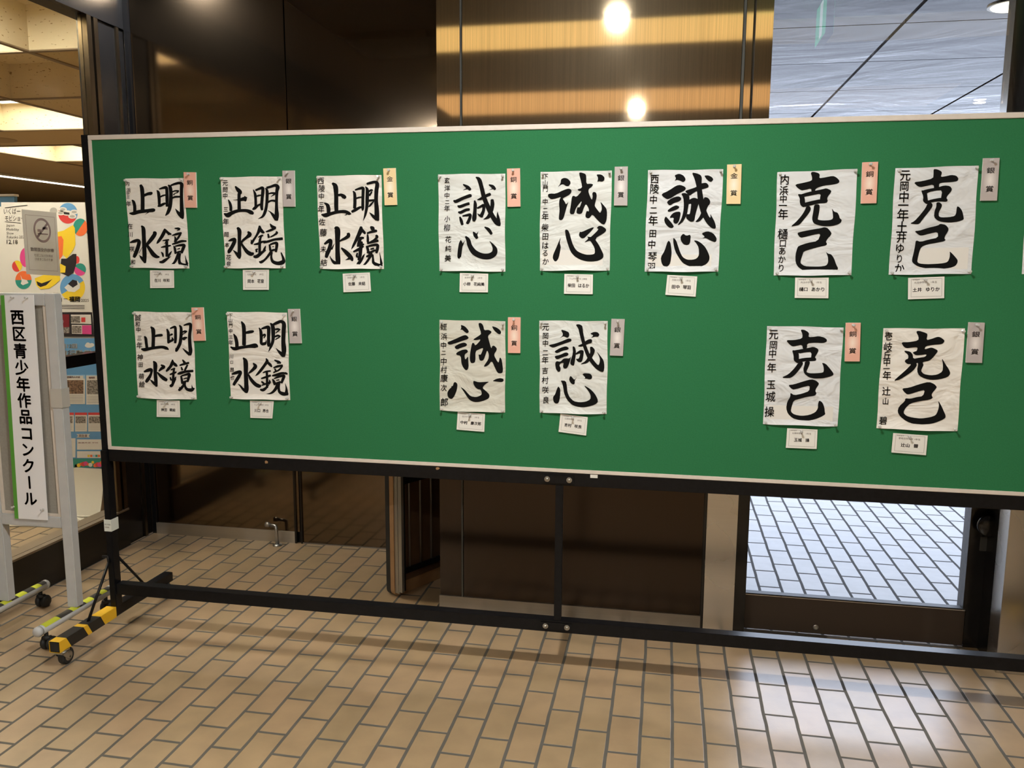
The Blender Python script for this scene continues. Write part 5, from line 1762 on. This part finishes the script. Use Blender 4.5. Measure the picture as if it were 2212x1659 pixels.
L4('福岡西', 385, 440, 138, 156, bold=0.02)
L4('最優秀賞 学校', 290, 470, 724, 736)
L4('奨励賞', 296, 372, 656, 680, bold=0.01)
finish('small_lettering', b, 'poster_maroon', ap)
b = bmesh.new()
rnd = random.Random(3)
pquad(b, [zz(*p) for p in ((150, 872), (640, 872), (640, 952), (150, 952))], 0.0048, 2)
for k in range(22):
    cx, cy = zz(170 + k * 21, rnd.uniform(890, 940))
    r = rnd.uniform(3.0, 5.5)
    vs = [b.verts.new(pt(cx + math.cos(a * 0.7) * r, cy + math.sin(a * 0.7) * r, 0.0044 + 0.00008 * k)) for a in range(9)]
    b.faces.new(vs).material_index = (3, 1, 0, 4, 1, 5)[k % 6]
finish('patterned_border', b, ['poster_red', 'poster_orange', 'poster_teal', 'poster_yellow', 'poster_magenta', 'poster_white'], ap)

# white paper apron hanging to the floor
b = bmesh.new()
prev = None
for k in range(9):
    v = k / 8
    y = PY - 0.006 - 0.06 * v * v
    z = on_y(200, 1011, PY).z * (1 - v) + 0.012 * v
    row = [b.verts.new((x, y - 0.004 * math.sin(i * 1.7), z)) for i, x in enumerate((-1.90, -1.70, -1.5, -1.3, -1.15, -1.06))]
    if prev:
        for i in range(5):
            b.faces.new((prev[i], row[i], row[i + 1], prev[i + 1]))
    prev = row
apn = finish('paper_apron', b, 'cloth_white', None, smooth=True)
tag(apn, 'plain white paper apron hanging to the floor below the blue award poster', 'paper cover')

# coil of cable on the hall floor
b = bmesh.new()
pts = []
c0 = Vector((-1.145, 1.18, 0.012))
for k in range(90):
    a = k * 0.33
    r = 0.055 + 0.022 * math.sin(k * 0.41) + 0.01 * math.sin(k * 1.7)
    pts.append(c0 + Vector((math.cos(a) * r * 1.5, math.sin(a) * r * 0.9, 0.004 * math.sin(k * 0.9) + k * 0.0003)))
pts += [c0 + Vector((-0.10 - 0.05 * k, -0.04 - 0.012 * k, -0.004)) for k in range(1, 8)]
tube(b, pts, 0.0065, 8)
cb = finish('cable_coil', b, 'cable_white', None, smooth=True)
tag(cb, 'tangled coil of white cable on the hall floor at the foot of the poster wall', 'cable')

# far blue sign above the posters at the left edge
b = bmesh.new()
sg = empty('hanging_sign', on_y(16, 428, 3.0))
tag(sg, 'small blue sign with a pale top edge, above the poster wall at far left', 'sign')
A = [on_y(*p, 3.0) for p in ((-40, 427), (31, 424), (31, 470), (-40, 470))]
for a, c, d in ((A, 'poster_blue', 0.0),):
    bb = bmesh.new()
    f0 = [bb.verts.new(p + Vector((0, 0, 0))) for p in a]
    f1 = [bb.verts.new(p + Vector((0, 0.03, 0))) for p in a]
    bb.faces.new(f0); bb.faces.new(f1[::-1])
    for k in range(4):
        bb.faces.new((f0[k], f1[k], f1[(k + 1) % 4], f0[(k + 1) % 4]))
    finish('panel', bb, c, sg)
bb = bmesh.new()
q0, q1 = on_y(-40, 422, 3.0), on_y(32, 419, 3.0)
bx(bb, q0.x, q1.x, 2.99, 3.04, A[1].z, q1.z)
finish('top_edge', bb, 'poster_white', sg)
bb = bmesh.new()
bx(bb, A[0].x + 0.1, A[0].x + 0.14, 3.0, 3.03, 0.0, A[2].z)
finish('post', bb, 'dull_steel', sg)

# ------------------------------------------------------------------ folding table stood on end behind the board
ft = empty('folding_table', (0.935, 0.575, 0.0))
tag(ft, 'brown folding table with steel legs, stood on end behind the green board', 'folding table')
dv = Vector((0.481, 0.877, 0))
nv = Vector((0.877, -0.481, 0))
og = Vector((0.937, 0.580, 0.0))
TW, TH = 0.375, 1.80


def tpt(u, n, z):
    return og + dv * u + nv * n + Vector((0, 0, z))


def tbox(b, u0, u1, n0, n1, z0, z1, mi=0):
    v = [b.verts.new(tpt(*p)) for p in ((u0, n0, z0), (u1, n0, z0), (u1, n1, z0), (u0, n1, z0),
                                        (u0, n0, z1), (u1, n0, z1), (u1, n1, z1), (u0, n1, z1))]
    for qd in ((0, 3, 2, 1), (4, 5, 6, 7), (0, 1, 5, 4), (1, 2, 6, 5), (2, 3, 7, 6), (3, 0, 4, 7)):
        b.faces.new([v[i] for i in qd]).material_index = mi


def rounded(b, n0, n1, r, inset):
    P = []
    for cu, cz, a0 in ((r, r, 180), (TW - r, r, 270), (TW - r, TH - r, 0), (r, TH - r, 90)):
        for k in range(7):
            a = math.radians(a0 + 15 * k)
            P.append((cu + math.cos(a) * (r - inset), cz + math.sin(a) * (r - inset)))
    A = [b.verts.new(tpt(u, n0, z)) for u, z in P]
    B = [b.verts.new(tpt(u, n1, z)) for u, z in P]
    b.faces.new(A); b.faces.new(B[::-1])
    for k in range(len(P)):
        b.faces.new((A[k], A[(k + 1) % len(P)], B[(k + 1) % len(P)], B[k]))


b = bmesh.new(); rounded(b, 0.0, 0.026, 0.03, 0.0)
finish('edge_band', b, 'black_rubber', ft)
b = bmesh.new(); rounded(b, 0.0265, 0.052, 0.03, 0.0005)
finish('table_top', b, 'wood_edge', ft)
b = bmesh.new(); tbox(b, 0.03, TW - 0.03, 0.0525, 0.055, 0.06, TH - 0.06)
finish('underside', b, 'table_top_dark', ft)
b = bmesh.new()
for u in (0.004, TW - 0.020):
    tbox(b, u, u + 0.014, 0.0525, 0.0745, 0.02, TH - 0.02)
    tbox(b, u, u + 0.014, 0.0775, 0.099, 0.03, TH - 0.02)
    tbox(b, u + 0.001, u + 0.012, 0.072, 0.080, 0.02, 0.06)
finish('steel_channel', b, 'dull_steel', ft)
b = bmesh.new()
tbox(b, 0.018, 0.026, 0.056, 0.100, 0.035, TH - 0.03)
tbox(b, 0.026, TW - 0.03, 0.070, 0.080, 0.52, 0.585)
tbox(b, 0.026, TW - 0.03, 0.066, 0.074, 0.10, 0.125)
tbox(b, 0.026, TW - 0.03, 0.070, 0.080, 1.2, 1.26)
finish('cross_bar', b, 'black_steel', ft)
for u in (0.085, 0.155, 0.225, 0.295):
    b = bmesh.new()
    tube(b, [tpt(u, 0.064, 0.115), tpt(u, 0.064, TH - 0.12)], 0.005, 10)
    finish('leg', b, 'dull_steel', ft, smooth=True)
b = bmesh.new()
tbox(b, 0.028, 0.055, 0.058, 0.070, 0.085, 0.135)
finish('hinge', b, 'dull_steel', ft, bevel=0.002)

# ------------------------------------------------------------------ floor-mounted door holder by the recess wall
b = bmesh.new()
lathe(b, [(0.024, 0.0), (0.024, 0.006), (0.012, 0.010)], 'z', (0.150, 1.095, 0), n=24)
tube(b, [(0.150, 1.095, 0.008), (0.147, 1.095, 0.085), (0.146, 1.097, 0.098), (0.138, 1.102, 0.104), (0.100, 1.105, 0.108)], [0.0105, 0.009, 0.009, 0.009, 0.010], 14)
ds = finish('door_stop', b, 'chrome', None, smooth=True)
tag(ds, 'bent chrome door stop standing on the tiles in front of the steel skirting', 'door stop')
b = bmesh.new()
lathe(b, [(0.0135, -0.016), (0.0135, 0.0), (0.009, 0.008)], 'x', (0.098, 1.105, 0.1085), n=18)
finish('bumper', b, 'dull_steel', ds, smooth=True)
